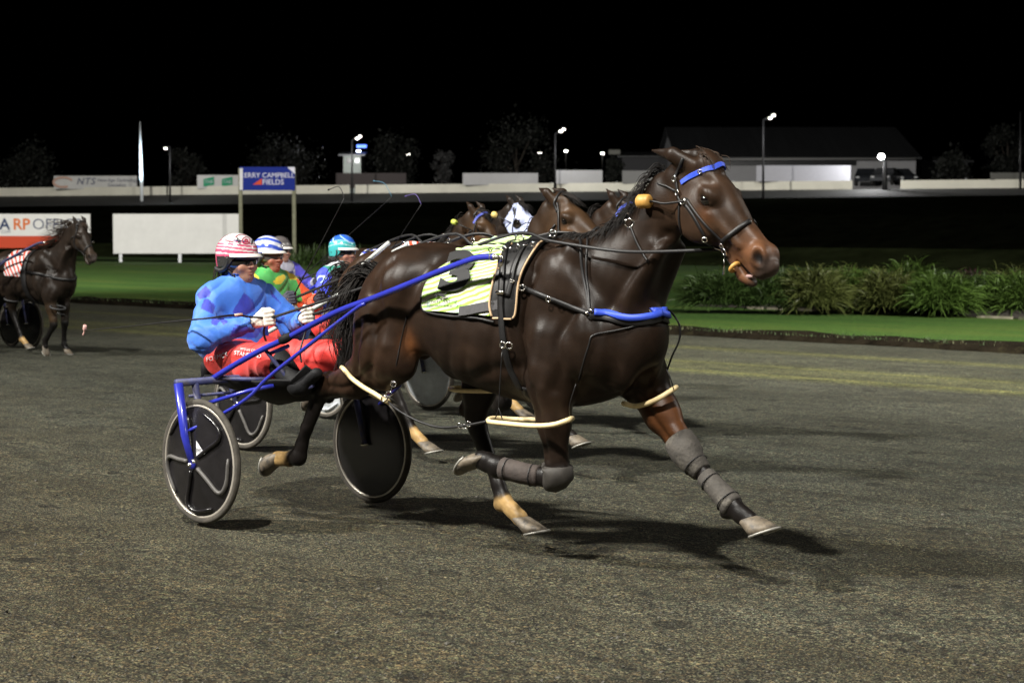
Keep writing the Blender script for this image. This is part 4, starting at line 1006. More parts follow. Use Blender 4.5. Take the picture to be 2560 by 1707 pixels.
def sulky(label, org=ORG, paint=None, disc=None, group='racing sulkies', z0=0.0, sticker=False, rot=.6, yaw=0.0, scale=1.0, shaftp=None):
    paint = paint or M_bluep; disc = disc or M_disc; t = thing('racing_sulky', label, 'sulky', (0, 0, z0), rig_matrix(org, yaw, scale), group); zw = .345
    for s in (-1, 1):
        x0 = -.05
        wheel(t, (x0, .62 * s, zw - .012 * s), s, disc, rot if s < 0 else rot + 1.1, sticker=sticker and s < 0)
        f = MB(); f.tube([(-.17, .675 * s, .775), (x0 - .065, .675 * s, .5), (x0, .675 * s, zw)], [.025, .024, .019], 10, flat=1.1)
        f.ball((x0, .675 * s, zw), (.022, .018, .028)); f.part('fork', paint, t)
        f = MB(); f.tube([(-.17, .565 * s, .775), (x0 - .05, .565 * s, .52), (x0, .565 * s, zw)], [.020, .018, .015], 8); f.part('inner_fork', M_grim, t)
        MB().tube([(x0, .54 * s, zw), (x0, .705 * s, zw)], .010, 10).part('axle_bolt', M_chrome, t)
        sh = [(-.20, .44 * s, .775), (.0, .41 * s, .875), (.20, .38 * s, .965), (.37, .365 * s, 1.027), (.60, .36 * s, 1.118), (.80, .36 * s, 1.19), (1.06, .36 * s, 1.262), (1.33, .36 * s, 1.342), (1.52, .36 * s, 1.40), (1.75, .36 * s, 1.464), (1.83, .36 * s, 1.476), (1.90, .36 * s, 1.478)]
        shaft = MB().tube(crom(sh, 4), .0165, 12).part('shaft', shaftp or paint, t)
        wr = MB().tube([(.33, .371 * s, 1.012), (.36, .368 * s, 1.024), (.41, .366 * s, 1.044)], [.020, .027, .021], 10).part('wrap', M_blackv, shaft)
        MB().tube([(1.88, .36 * s, 1.478), (1.93, .36 * s, 1.478)], [.0175, .011], 10).part('shaft_tip', M_chrome, shaft)
        st = [(x0 - .052, .665 * s, .52), (.06, .60 * s, .60), (.27, .55 * s, .715), (.372, .50 * s, .822), (.62, .45 * s, .99), (.92, .385 * s, 1.19), (1.0, .37 * s, 1.232)]
        MB().tube(crom(st, 4), .0105, 8).part('strut', paint, t)
        MB().tube([(-.10, .54 * s, .66), (.10, .40 * s, .735), (.22, .33 * s, .765)], .012, 8).part('brace', paint, t)
        MB().tube([(.19, .34 * s, .935), (.36, .345 * s, .985)], .011, 8).part('short_brace', paint, t)
        MB().ball((.19, .335 * s, .935), .016, 10, 6).part('brace_bolt', M_chrome, t)
        MB().tube(crom([(.20, .37 * s, .955), (.27, .31 * s, .84), (.34, .27 * s, .735), (.46, .26 * s, .775)], 4), .011, 8).part('stirrup_arm', M_grim, t)
    MB().tube([(-.17, -.69, .777), (-.17, .69, .777)], .021, 12).part('arch', M_grim, t)
    MB().tube([(-.175, -.60, .70), (-.175, .60, .70)], .009, 8).part('cross_bar', M_grim, t)
    MB().tube(crom([(-.17, -.42, .79), (.05, -.36, .79), (.13, -.2, .79), (.15, 0, .79), (.13, .2, .79), (.05, .36, .79), (-.17, .42, .79)], 4), .013, 8).part('seat_hoop', M_grim, t)
    s_ = MB(); s_.box((-.42, 0, .745), (.36, .42, .05), bev=.02); s_.box((-.61, 0, .79), (.05, .38, .12), bev=.02); seat = s_.part('seat', M_blackv, t)
    MB().tube([(-.17, -.14, .765), (-.5, -.14, .715)], .012, 8).part('seat_rail', M_grim, t); MB().tube([(-.17, .14, .765), (-.5, .14, .715)], .012, 8).part('seat_rail', M_grim, t)
    # black splash apron slung below the driver's legs
    A = []; 
    for x, z, w in ((-.22, .70, .36), (-.06, .69, .37), (.10, .69, .36), (.24, .71, .35), (.36, .74, .33), (.46, .80, .31)):
        A.append([(x, w * y, z - .035 + .125 * abs(y) ** 2.5 + .012 * math.sin(23 * x + 3 * y) + .015 * math.sin(9 * x + 5 * y)) for y in np.linspace(-1, 1, 11)])
    A = np.array(A); nA = A.shape[1]; F = [(i * nA + j, i * nA + j + 1, (i + 1) * nA + j + 1, (i + 1) * nA + j) for i in range(len(A) - 1) for j in range(nA - 1)]
    V = np.vstack([A.reshape(-1, 3), A.reshape(-1, 3) - [0, 0, .012]]); o = len(V) // 2
    F = [f for f in F] + [tuple(i + o for i in f[::-1]) for f in F]
    rim = list(range(nA)) + [i * nA + nA - 1 for i in range(1, len(A))] + list(range(len(A) * nA - 2, (len(A) - 1) * nA - 1, -1)) + [i * nA for i in range(len(A) - 2, 0, -1)]
    F += [(a, b, b + o, a + o)[::-1] for a, b in zip(rim, rim[1:] + rim[:1])]
    part('apron', V, F, M_blackv, t)
    return t

# ------------------------------------------------------------------ drivers
M_skin = M('skin', (.30, .15, .095), .5, attr=True, var=.08, vscale=30, spec=.4)
M_jacket = M('silk jacket', (.1, .2, .6), .62, attr=True, var=.06, vscale=18, bump=.35, bscale=24, sheen=.15)
M_trous = M('driving trousers', (.62, .03, .02), .6, attr=True, var=.10, vscale=12, bump=.4, bscale=20, sheen=.1)
M_helm = M('helmet shell', (.6, .6, .6), .22, attr=True, coat=.7)
M_pad = M('helmet padding', (.014, .014, .015), .6, var=.3, vscale=30)
M_lens = M('dark goggle lens', (.006, .006, .008), .06, coat=1.0, spec=.8); M_clear = M('smoked clear lens', (.10, .09, .09), .08, coat=1.0, spec=.8)
M_glove = M('white glove', (.66, .62, .54), .65, var=.12, vscale=40, bump=.3, bscale=80, dirt=((.40, .25, .20), 26, .66)); M_gloved = M('dark glove', (.03, .03, .05), .7, var=.3, vscale=40)
M_bootb = M('black boot', (.008, .008, .009), .7, spec=.25, var=.3, vscale=20, bump=.4, bscale=30)
M_dhair = M('dark hair', (.02, .011, .007), .5)
HC = np.array([-.515, 0, 1.465])                         # helmet centre
WR = [np.array([-.165, -.155, 1.085]), np.array([-.075, .135, 1.10])]      # wrists
ELB = [np.array([-.40, -.33, 1.0]), np.array([-.37, .315, 1.03])]
SHO = [np.array([-.535, -.185, 1.205]), np.array([-.515, .19, 1.215])]
def fist(s, w, f, up, out, sc=1.0, r=.0105):
    """fist closed round the reins: w wrist, f forearm direction, up thumb side, out back of the hand"""
    P = lambda a, b, c: w + f * a * sc + up * b * sc + out * c * sc
    for b in (-.024, -.008, .008, .022): s.cone(P(.012, b * .75, 0), P(.082, b * 1.25, .010), .0155 * sc, .0135 * sc, .014)
    for i, (b, l) in enumerate(((.033, 1.0), (.011, 1.06), (-.011, 1.0), (-.032, .84))):
        k0 = P(.086, b, .012); k1 = P(.086 + .030 * l, b * 1.02, -.010); k2 = P(.086 + .018 * l, b * 1.0, -.040); k3 = P(.086 - .010, b * .95, -.044)
        s.cone(k0, k1, r * 1.12 * sc, r * sc, .004); s.cone(k1, k2, r * sc, r * .95 * sc, .003); s.cone(k2, k3, r * .95 * sc, r * .85 * sc, .003)
    t0 = P(.030, .034, -.004); t1 = P(.062, .056, -.016); t2 = P(.094, .052, -.030); t3 = P(.112, .038, -.040)
    s.cone(t0, t1, r * 1.35 * sc, r * 1.15 * sc, .010); s.cone(t1, t2, r * 1.15 * sc, r * sc, .004); s.cone(t2, t3, r * sc, r * .85 * sc, .004)
HANDS = []
for i, sd in ((0, -1), (1, 1)):
    f = WR[i] - ELB[i]; f = f / np.linalg.norm(f); f = frame_vec(f * .6 + np.array([.6, 0, .12])); up = np.array([-.25, .0, 1.0]); up = frame_vec(up - f * (up @ f)); out = np.cross(up, f) * 1.0
    if out @ np.array([0, sd, 0]) < 0: out = -out
    HANDS.append((WR[i], f, up, out))
def driver_shapes():
    R = {}
    # body: one continuous figure, most of it inside the clothes
    s = SDF((-.86, -.48, .58), (.80, .48, 1.62), .006)
    s.ell((-.50, 0, 1.455), (.098, .076, .105), 0, k=.02); s.ell((-.455, 0, 1.385), (.072, .062, .082), -.15, k=.03); s.ell((-.425, 0, 1.328), (.034, .034, .026), 0, k=.03)
    s.cone((-.395, 0, 1.425), (-.370, 0, 1.390), .009, .011, .010); s.ell((-.383, -.014, 1.388), (.012, .010, .009), 0, k=.008); s.ell((-.383, .014, 1.388), (.012, .010, .009), 0, k=.008)
    s.ell((-.392, 0, 1.362), (.016, .026, .0075), 0, k=.010); s.ell((-.394, 0, 1.350), (.015, .022, .008), 0, k=.010); s.ell((-.376, 0, 1.3565), (.014, .026, .0028), 0, k=.005, op='sub')
    for y in (-1, 1):
        s.ell((-.408, .034 * y, 1.425), (.016, .018, .011), 0, k=.012, op='sub'); s.ell((-.412, .034 * y, 1.424), (.013, .013, .012), 0, k=.004)
        s.ell((-.418, .044 * y, 1.385), (.022, .018, .018), 0, k=.03); s.ell((-.505, .082 * y, 1.405), (.022, .012, .034), .2, k=.008)
    s.cone((-.52, 0, 1.20), (-.495, 0, 1.36), .060, .054, .03)
    s.cone((-.52, 0, .88), (-.52, 0, 1.20), .12, .13, .05, 1.2)
    for i in (0, 1):
        sd = -1 if i == 0 else 1
        s.cone((-.52, .05 * sd, 1.17), SHO[i] - [0, .02 * sd, .02], .06, .042, .05); s.cone(SHO[i] - [0, .02 * sd, .02], ELB[i], .042, .036, .03); s.cone(ELB[i], WR[i], .040, .027, .03)
        s.cone((-.47, .09 * sd, .86), (.13, .235 * sd, .895), .085, .058, .05); s.cone((.13, .235 * sd, .895), (.34, .26 * sd, .765), .056, .038, .03); s.cone((.34, .26 * sd, .755), (.47, .26 * sd, .83), .034, .026, .03)
        fist(s, *HANDS[i], r=.0085)
    V, Q = s.mesh(2); R['body'] = (V, Q)
    # jacket
    s = SDF((-.90, -.52, .76), (.05, .52, 1.46), .0065)
    s.cone((-.52, 0, .93), (-.525, 0, 1.20), .165, .15, .08, 1.18); s.ell((-.585, -.02, 1.03), (.10, .20, .18), .1, k=.09); s.ell((-.56, 0, .93), (.17, .225, .07), 0, k=.06)
    s.cone((-.525, -.12, 1.225), (-.525, .12, 1.225), .075, .075, .08); s.cone((-.51, 0, 1.24), (-.482, 0, 1.335), .098, .076, .03)
    for i in (0, 1):
        s.cone(SHO[i], ELB[i], .080, .074, .06); W_ = WR[i] - (WR[i] - ELB[i]) * .10; s.cone(ELB[i], W_, .074, .050, .04)
        s.ell(ELB[i] + np.array([-.01, 0, -.025]), (.07, .065, .06), 0, k=.05)
        w0 = WR[i] - (WR[i] - ELB[i]) * .08
        s.cone(w0, WR[i] + (WR[i] - ELB[i]) * .06, .040, .036, .006, op='sub')
    s.cone((-.497, 0, 1.30), (-.466, 0, 1.42), .060, .070, .010, op='sub')
    V, Q = s.mesh(2); N = vnormals(V, Q); crease = lambda u: -np.maximum(1 - np.abs(np.sin(u)) * 1.9, 0) ** 1.5
    # folds: along the sleeves, round the elbows and down the front
    def ridge(u): return 1 - np.abs(np.sin(u))
    x, y, z = V.T; amp = np.zeros(len(V))
    amp += .010 * ridge(13 * z + 9 * x + 3 * np.sin(9 * y)) * sstep(-z, -1.25, -.95) + .008 * ridge(21 * y + 12 * z + 2 * np.sin(11 * x)) * vnoise(V, 5, 3)
    for i in (0, 1):
        d = np.linalg.norm(V - ELB[i], axis=1); amp += .015 * ridge(d * 50 + 6 * vnoise(V, 6, 2)) * np.exp(-(d / .14) ** 2)
        dw = np.linalg.norm(V - WR[i], axis=1); amp += .006 * ridge(dw * 60) * np.exp(-(dw / .12) ** 2)
    arm = np.minimum.reduce([np.linalg.norm(V - (SHO[i] * (1 - t_) + ELB[i] * t_), axis=1) for i in (0, 1) for t_ in (0, .5, 1)]); w_t = sstep(arm, .08, .16)
    amp += .016 * crease(17 * y + 7 * z + 2.2 * np.sin(8 * z + 3 * x)) * vnoise(V, 4, 6) + .014 * crease(10 * z + 15 * x + 2 * np.sin(7 * y)) * vnoise(V, 5, 9) + .016 * crease(9 * x - 14 * z + 9 * y + 2 * np.sin(9 * x)) * sstep(vnoise(V, 4, 15), .35, .6)
    V = V + N * (amp * .75 - .003)[:, None]; R['jacket'] = (V, Q)
    # trousers
    s = SDF((-.80, -.46, .66), (.40, .46, 1.08), .0075)
    s.ell((-.50, 0, .87), (.185, .215, .135), .1, k=.06)
    for sd in (-1, 1):
        s.cone((-.46, .105 * sd, .86), (.10, .235 * sd, .885), .112, .094, .07); s.ell((.10, .235 * sd, .89), (.075, .078, .088), 0, k=.05)
        s.ell((-.15, .18 * sd, .81), (.22, .08, .05), .05, k=.05)
    V, Q = s.mesh(2); N = vnormals(V, Q); x, y, z = V.T
    crease = lambda u: -np.maximum(1 - np.abs(np.sin(u)) * 1.9, 0) ** 1.5
    amp = .018 * crease(12 * x - 9 * z + 2 * np.sin(9 * y + 5 * x)) * vnoise(V, 4, 21) + .012 * ridge(13 * x + 9 * z + 2.5 * np.sin(14 * y)) * vnoise(V, 5, 3) + .012 * ridge(9 * x - 17 * z + 4 * np.sin(6 * x)) * vnoise(V, 6, 5)
    V = V + N * (amp - .005)[:, None]; R['trousers'] = (V, Q)
    # boots and gaiters
    for nm, sd in (('boot_r', -1), ('boot_l', 1)):
        s = SDF((.03, min(.13 * sd, .36 * sd), .70), (.80, max(.13 * sd, .36 * sd), .99), .008)
        s.cone((.135, .237 * sd, .885), (.33, .26 * sd, .775), .078, .054, .03); s.cone((.33, .26 * sd, .755), (.38, .26 * sd, .765), .046, .046, .03); s.cone((.36, .26 * sd, .765), (.49, .26 * sd, .84), .042, .032, .03, 1.1)
        R[nm] = s.mesh(2)
    for i, nm in ((0, 'glove_r'), (1, 'glove_l')):
        c = HANDS[i][0] + HANDS[i][1] * .06; s = SDF(c - .13, c + .13, .003); w, f, up, out = HANDS[i]; fist(s, w, f, up, out, r=.0115)
        s.cone(w - f * .035, w + f * .03, .031, .029, .02, .9); R[nm] = s.mesh(2)
    # helmet shell, peak and padding
    V = []; F = []; na, ne = 112, 44; rx, ry, rz = .130, .1185, .117
    def edge(a):      # lower edge elevation by azimuth (0 = forward): high over the brow, low over ears and nape
        return math.radians(-2 - 40 * (1 / (1 + math.exp(-(abs(a) - .95) * 9))))
    for i in range(ne + 1):
        for j in range(na):
            a = -math.pi + 2 * math.pi * j / na; e0 = edge(a); e = math.pi / 2 + (e0 - math.pi / 2) * (i / ne)
            ce = math.cos(e) if e > 0 else 1 - .10 * (1 - math.cos(e * 1.6)); V.append(HC + np.array([rx * ce * math.cos(a), ry * ce * math.sin(a), rz * math.sin(e)]))
    for i in range(ne):
        for j in range(na): F.append((i * na + j, (i + 1) * na + j, (i + 1) * na + (j + 1) % na, i * na + (j + 1) % na))
    V = np.array(V); inner = HC + (V - HC) * .93; o = len(V); F2 = [tuple(i + o for i in f[::-1]) for f in F]
    rim = [(ne * na + j, ne * na + o + j, ne * na + o + (j + 1) % na, ne * na + (j + 1) % na) for j in range(na)]
    R['helmet'] = (np.vstack([V, inner]), np.array(F + F2 + rim))
    V = []; k = 14
    for r_, dz in ((.0, 0), (.55, -.004), (1.0, -.016)):
        for j in range(k + 1):
            a = -1.05 + 2.1 * j / k; ext = .050 * math.cos(a * 1.35) ** .8 if abs(a * 1.35) < 1.57 else 0
            V.append(HC + np.array([(rx + ext * r_) * math.cos(a), (ry + ext * r_ * .5) * math.sin(a), -.004 + dz + .003]))
    V = np.array(V); m = k + 1; F = [(i * m + j, (i + 1) * m + j, (i + 1) * m + j + 1, i * m + j + 1) for i in range(2) for j in range(k)]
    V2 = V - [0, 0, .006]; F += [tuple(i + 3 * m for i in f[::-1]) for f in F] + [(2 * m + j, 5 * m + j, 5 * m + j + 1, 2 * m + j + 1) for j in range(k)]
    R['peak'] = (np.vstack([V, V2]), F)
    return R
DS = driver_shapes()
def driver(label, org, jacket_col, trouser_col, helmet_col, peak=(.75, .73, .68), lens=None, glove=None, skin=(.33, .165, .105), z0=0.0, scale=1.0, yaw=0.0):
    t = thing('person', label, 'person', (-.45, 0, .77), rig_matrix(org, yaw, scale), 'sulky drivers')
    V, Q = DS['body']; c = np.tile(np.array(skin), (len(V), 1)); c *= (.85 + .3 * vnoise(V, 22, 4))[:, None]
    lip = np.exp(-(((V[:, 0] + .386) / .012) ** 2 + (V[:, 1] / .024) ** 2 + ((V[:, 2] - 1.3565) / .009) ** 2)); c = mixc(c, (.30, .09, .075), lip * .8)
    ck = np.exp(-((np.abs(V[:, 1]) - .045) / .022) ** 2 - ((V[:, 2] - 1.385) / .03) ** 2) * (V[:, 0] > -.45); c = mixc(c, np.array(skin) * [1.15, .8, .75], ck * .5)
    b = part('body', V, Q, M_skin, t, colors=c)
    V, Q = DS['jacket']; jacket = part('jacket', V, Q, M_jacket, t, colors=jacket_col(V, vnormals(V, Q)))
    V, Q = DS['trousers']; tr = part('trousers', V, Q, M_trous, t, colors=trouser_col(V))
    for n in ('boot_r', 'boot_l'): part('boot', *DS[n], M_bootb, t)
    for n in ('glove_r', 'glove_l'): part('glove', *DS[n], glove or M_glove, t)
    V, Q = DS['helmet']; h = part('helmet', V, Q, M_helm, t, colors=helmet_col(V))
    part('peak', *DS['peak'], M('helmet peak', peak, .35), h)
    # ear padding and chin strap
    for sd in (-1, 1):
        a = [HC + np.array([x, sd * y, z]) for x, y, z in ((.045, .101, -.02), (.045, .098, -.05), (.02, .100, -.085), (-.03, .100, -.098), (-.085, .085, -.085))]
        MB().tube(crom(a, 4), .013, 8).part('ear_pad', M_pad, h)
        MB().tube(crom([HC + np.array([.02, .092 * sd, -.085]), np.array([-.455, .068 * sd, 1.335]), np.array([-.428, .03 * sd, 1.300]), np.array([-.424, 0, 1.297])], 4), .006, 6).part('chin_strap', M_pad, h)
    ck = MB(); col_ = [np.array([-.492 + .082 * math.cos(a), .080 * math.sin(a), 1.312 + .020 * -math.cos(a)]) for a in np.linspace(.25, 2 * math.pi - .25, 30)]
    strap(ck, np.array(col_), np.array([frame_vec([math.cos(a), math.sin(a), .15]) for a in np.linspace(.25, 2 * math.pi - .25, 30)]), .055, .006)
    cV = np.array(ck.V); part('collar', cV, ck.F, M_jacket, jacket, colors=jacket_col(cV, np.tile([1., 0, 0], (len(cV), 1))))
    # goggles wrap the face
    V = []; k = 18
    for z_, dr in ((1.452, .002), (1.442, .012), (1.418, .015), (1.394, .011), (1.384, .002)):
        for j in range(k + 1):
            a = -1.35 + 2.7 * j / k; nb = .012 * math.exp(-(a / .20) ** 2) if z_ < 1.40 else 0
            V.append((-.490 + (.094 + dr) * math.cos(a) * 1.02, (.079 + dr) * math.sin(a), z_ + nb))
    m = k + 1; F = [(i * m + j, (i + 1) * m + j, (i + 1) * m + j + 1, i * m + j + 1) for i in range(4) for j in range(k)]
    g = part('goggles', V, F, lens or M_lens, t)
    MB().tube(crom([V[2 * m]] + [HC + np.array([-.02, -.115, -.04])], 3), .006, 6).part('goggle_strap', M_pad, g)
    MB().tube(crom([V[2 * m + k]] + [HC + np.array([-.02, .115, -.04])], 3), .006, 6).part('goggle_strap', M_pad, g)
    return dict(t=t, jacket=jacket, trousers=tr, helmet=h, body=b)
def inpoly(px, py, poly):
    r = np.zeros(len(px), bool); n = len(poly)
    for i in range(n):
        x1, y1 = poly[i]; x2, y2 = poly[(i + 1) % n]
        c = ((y1 > py) != (y2 > py)) & (px < (x2 - x1) * (py - y1) / (y2 - y1 + 1e-12) + x1); r ^= c
    return r
def rig_project(V, org=ORG):
    Wd = np.outer(V[:, 0], HD) + np.outer(V[:, 1], LF) + org; Wd[:, 2] += V[:, 2]; d = Wd - CAMP
    zc = d[:, 1] * math.cos(PITCH) - d[:, 2] * math.sin(PITCH); yu = d[:, 1] * math.sin(PITCH) + d[:, 2] * math.cos(PITCH)
    return 1280 + FPX * d[:, 0] / zc, 853.5 - FPX * yu / zc, d
# ------------------------------------------------------------------ the leading horse
VB, QB = horse_body(.0075)
horse = thing('race_horse', 'dark bay pacing horse in front, wearing a lime green and white saddlecloth', 'horse', (1.6, 0, 0), RIGM, 'pacing horses')
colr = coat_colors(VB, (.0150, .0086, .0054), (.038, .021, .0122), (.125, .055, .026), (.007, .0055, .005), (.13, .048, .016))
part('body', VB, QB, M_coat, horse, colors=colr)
SK = Skin(VB, QB)
legs_hooves(horse)
for y in (-1, 1): MB().ball(hp(.158, .053, .0985 * y), (.029, .022, .026), 16, 10).part('eye', M_eye, horse)
rs = np.random.RandomState(2)
V, F = hair(tail_strands(rs, 800), .0036); part('tail', V, F, M_hair, horse)
V, F = hair(mane_strands(rs, 420, .6, .9), .003); part('mane', V, F, M_hair, horse)
fl = []
for i in range(110):
    p = hp(-.03 + rs.normal(0, .02), .168, rs.normal(0, .025)); fl.append(crom([p, p + HX * .03 + HN * .012 + [0, rs.normal(0, .012), 0], p + HX * (.07 + .03 * rs.rand()) + HN * (-.004) + [0, rs.normal(0, .02), 0]], 4))
V, F = hair(fl, .003); part('forelock', V, F, M_hairb, horse)

# --- bridle
br = MB()
def px_strap(mb, pts, w, off=.004, th=.004, n=5, it=2):
    P, N = SK.line_px(pts, n, off); P, N = smooth_line(P, N, it); return strap(mb, P, N, w, th), P, N
def far_copy(mb, P, N, w, th=.004): return strap(mb, mirror(P)[::-1], mirror(N)[::-1], w, th)
def both(mb, pts, w, **k):
    _, P, N = px_strap(mb, pts, w, **k); far_copy(mb, P, N, w); return P, N
both(br, [(1689, 442), (1694, 472), (1699, 500), (1717, 515), (1737, 545), (1763, 592), (1778, 622), (1795, 636)], .014)
both(br, [(1717, 498), (1738, 530), (1762, 560), (1782, 580), (1806, 602)], .012)
both(br, [(1645, 460), (1668, 466), (1690, 478)], .010)
both(br, [(1689, 442), (1697, 425), (1703, 410), (1708, 396)], .016)
both(br, [(1806, 604), (1829, 585), (1854, 566), (1873, 554)], .022, th=.007)
both(br, [(1700, 500), (1700, 560), (1716, 600), (1740, 614)], .010)
both(br, [(1797, 640), (1815, 655), (1836, 664)], .012)
bridle = br.part('bridle', M_leather, horse)
bb = MB(); P_, N_ = both(bb, [(1704, 457), (1722, 444), (1745, 432), (1770, 422), (1784, 419)], .024, th=.003); Pc, Nc = SK.line([P_[-1], (P_[-1] + mirror(P_[-1])) / 2 + HN * .02, mirror(P_[-1])], 5, .004); strap(bb, Pc, Nc, .024, .003); bb.part('browband', M_blue, bridle, smooth=False)
def ring_part(name, c, axis, R, r, parent, mat=None):
    return MB().ring(c, axis, R, r, 18, 6).part(name, mat or M_steel, parent)
bt = MB()
for (x, y, R) in ((1793, 641, .021), (1814, 629, .016), (1806, 612, .010)):
    for s in (1, -1):
        p, n = SK.px(x, y); p = (p + n * .008) * [1, s, 1]; ring_part('bit_ring', p, n * [1, s, 1], R, .0042, bridle)
p, n = SK.px(1797, 650); bt.tube([p + n * .01, p + n * .012 + [0, 0, -.045], p + n * .012 + [-.003, 0, -.085]], [.004, .004, .006], 6)
bt.part('rein_hook', M_steel, bridle)
bk = MB()
for (x, y, s) in ((1689, 448, .012), (1697, 482, .010), (1712, 505, .014), (1763, 596, .012), (1750, 431, .008)):
    p, n = SK.px(x, y); ring_part('buckle', p + n * .012, n, s, .0035, bridle)
p, n = SK.px(1838, 668); MB().ring(p + n * .004, HX, .022, .010, 18, 8).part('mouth_rubber', M_orange, bridle)
p, n = SK.px(1872, 692); MB().ball(p + n * .002, (.03, .012, .010), 10, 6).part('tongue', M('tongue', (.26, .16, .145), .5), horse)
# orange roller on its line beside the neck
rl = MB(); p, n = SK.px(1624, 507); c = p + n * .035; ax = frame_vec(SK.px(1700, 503)[0] - c)
rl.lathe([(.008, -.034), (.024, -.034), (.032, -.026), (.033, 0), (.032, .026), (.024, .034), (.008, .034)], c, ax, 20).part('line_roller', M_orange, horse)
ln = MB(); q, m = SK.px(1712, 505); ln.tube(crom([c - ax * .02, c + ax * .05, (c + q) / 2 + np.array([0, 0, -.008]), q + m * .012], 5), .0055, 6); ln.part('head_line', M_leather, horse)

# --- saddle pad with piping, girth, straps
REAR = [(1330, 606), (1285, 620), (1261, 648), (1251, 675), (1242, 709), (1233, 751), (1233, 782), (1238, 796)]
FRONT = [(1384, 602), (1359, 615), (1339, 640), (1317, 673), (1302, 709), (1294, 748), (1288, 788), (1280, 798)]
def side_sheet(mb, rear, front, nu, nv, off, extra=0.0):
    """cloth lying on the body between two edges drawn on it, carried over the back to the far side"""
    A = crom(np.array(rear, float), 8); B = crom(np.array(front, float), 8)
    A = A[np.linspace(0, len(A) - 1, nv).astype(int)]; B = B[np.linspace(0, len(B) - 1, nv).astype(int)]
    G = np.zeros((nv, nu, 3)); N = np.zeros((nv, nu, 3))
    for i in range(nv):
        for j in range(nu):
            t = j / (nu - 1); p, n = SK.px(*(A[i] * (1 - t) + B[i] * t)); G[i, j] = p + n * off; N[i, j] = n
    return G, N
def sheet_part(name, G, N, mat, parent, th=.006, uv=True, bulge=None):
    """near side grid plus its mirror image across the spine, joined over the back"""
    nv, nu = G.shape[:2]
    far = (G * [1, -1, 1])[::-1]; mid = []
    a, b = far[-1], G[0]
    for k in (1, 2, 3):
        t = k / 4; r = a * (1 - t) + b * t; r[:, 2] = r[:, 2] * 1.0 + .012 * math.sin(math.pi * t); mid.append(r)
    g = np.concatenate([far, np.array(mid), G]); g = g.copy()
    for _ in range(2): g[1:-1] = .5 * g[1:-1] + .25 * (g[:-2] + g[2:])
    nn = np.zeros_like(g); du = np.gradient(g, axis=1); dv = np.gradient(g, axis=0); nn = np.cross(du, dv); nn /= np.linalg.norm(nn, axis=2)[:, :, None] + 1e-9
    if (nn[-3, nu // 2] @ N[-1, nu // 2]) < 0: nn = -nn
    if bulge is not None: g = g + nn * bulge(g)[:, :, None]
    m = g.shape[0]; V = np.concatenate([g.reshape(-1, 3), (g + nn * th).reshape(-1, 3)]); o = m * nu; F = []
    for i in range(m - 1):
        for j in range(nu - 1):
            a, b, c, d = i * nu + j, i * nu + j + 1, (i + 1) * nu + j + 1, (i + 1) * nu + j
            F += [(a, b, c, d)[::-1], (a + o, b + o, c + o, d + o)]
    edge = [j for j in range(nu)] + [i * nu + nu - 1 for i in range(1, m)] + [(m - 1) * nu + j for j in range(nu - 2, -1, -1)] + [i * nu for i in range(m - 2, 0, -1)]
    for p, q in zip(edge, edge[1:] + edge[:1]): F.append((p, q, q + o, p + o)[::-1])
    uvs = np.array([[j / (nu - 1), i / (m - 1)] for i in range(m) for j in range(nu)]); uvs = np.vstack([uvs, uvs])
    # consistent outward winding
    return part(name, V, F, mat, parent, uv=uvs), g, nn
G, N = side_sheet(None, REAR, FRONT, 10, 22, .012); pad, pg, pn = sheet_part('saddle_pad', G, N, M_leather, horse, .014)
pp = MB()
for s in (1, -1):
    for col in (0, -1):
        L = pg[-20:, col] + pn[-20:, col] * .018; pp.tube(crom(L[::2] * [1, s, 1], 3), .0055, 6)
    L = pg[-1] + pn[-1] * .018; pp.tube(crom(L * [1, s, 1], 3), .005, 6)
pp.part('piping', M_piping, pad)
sd = MB()
px_strap(sd, [(1290, 600), (1275, 625), (1268, 650), (1264, 690), (1261, 740), (1262, 790), (1264, 840), (1272, 890), (1290, 935), (1310, 965)], .034, off=.030, th=.006)
px_strap(sd, [(1335, 605), (1310, 640), (1292, 675), (1284, 712), (1276, 742)], .030, off=.030, th=.006)
P, N2 = SK.line_px([(1262, 790), (1264, 840), (1272, 890), (1290, 935), (1310, 965)], 5, .01)
strap(sd, mirror(P), mirror(N2), .04)
gx = P[-1]; B_ = [gx, np.array([gx[0] + .0, -.15, .76]), np.array([gx[0], 0, .735]), np.array([gx[0], .15, .76]), mirror(gx)]
Pg, Ng = SK.line(B_, 5, .008); strap(sd, Pg, Ng, .05)
girth = sd.part('girth', M_leather, horse)
for (x, y, R) in ((1299, 602, .022), (1388, 600, .018), (1264, 860, .014), (1276, 862, .016), (1310, 720, .014), (1380, 747, .012), (1289, 708, .008)):
    p, n = SK.px(x, y); ring_part('harness_ring', p + n * .035, n if y > 610 else (.3, -1, .2), R, .004, girth)
hw = MB()
for k in range(7):
    p, n = SK.px(1240 + 17 * k, 643 - 2.0 * k); hw.ring(p + n * .05, (0, 0, 1) if k % 2 else (0, 1, 0), .011, .0035, 10, 5)
hw.part('tug_chain', M_steel, girth)
p, n = SK.px(1262, 735); MB().box(p + n * .04, (.05, .015, .02), bev=.004).part('keeper', M_steel, girth); p, n = SK.px(1264, 668); MB().box(p + n * .042, (.034, .012, .07), bev=.004).part('tug_plate', M_steel, girth)

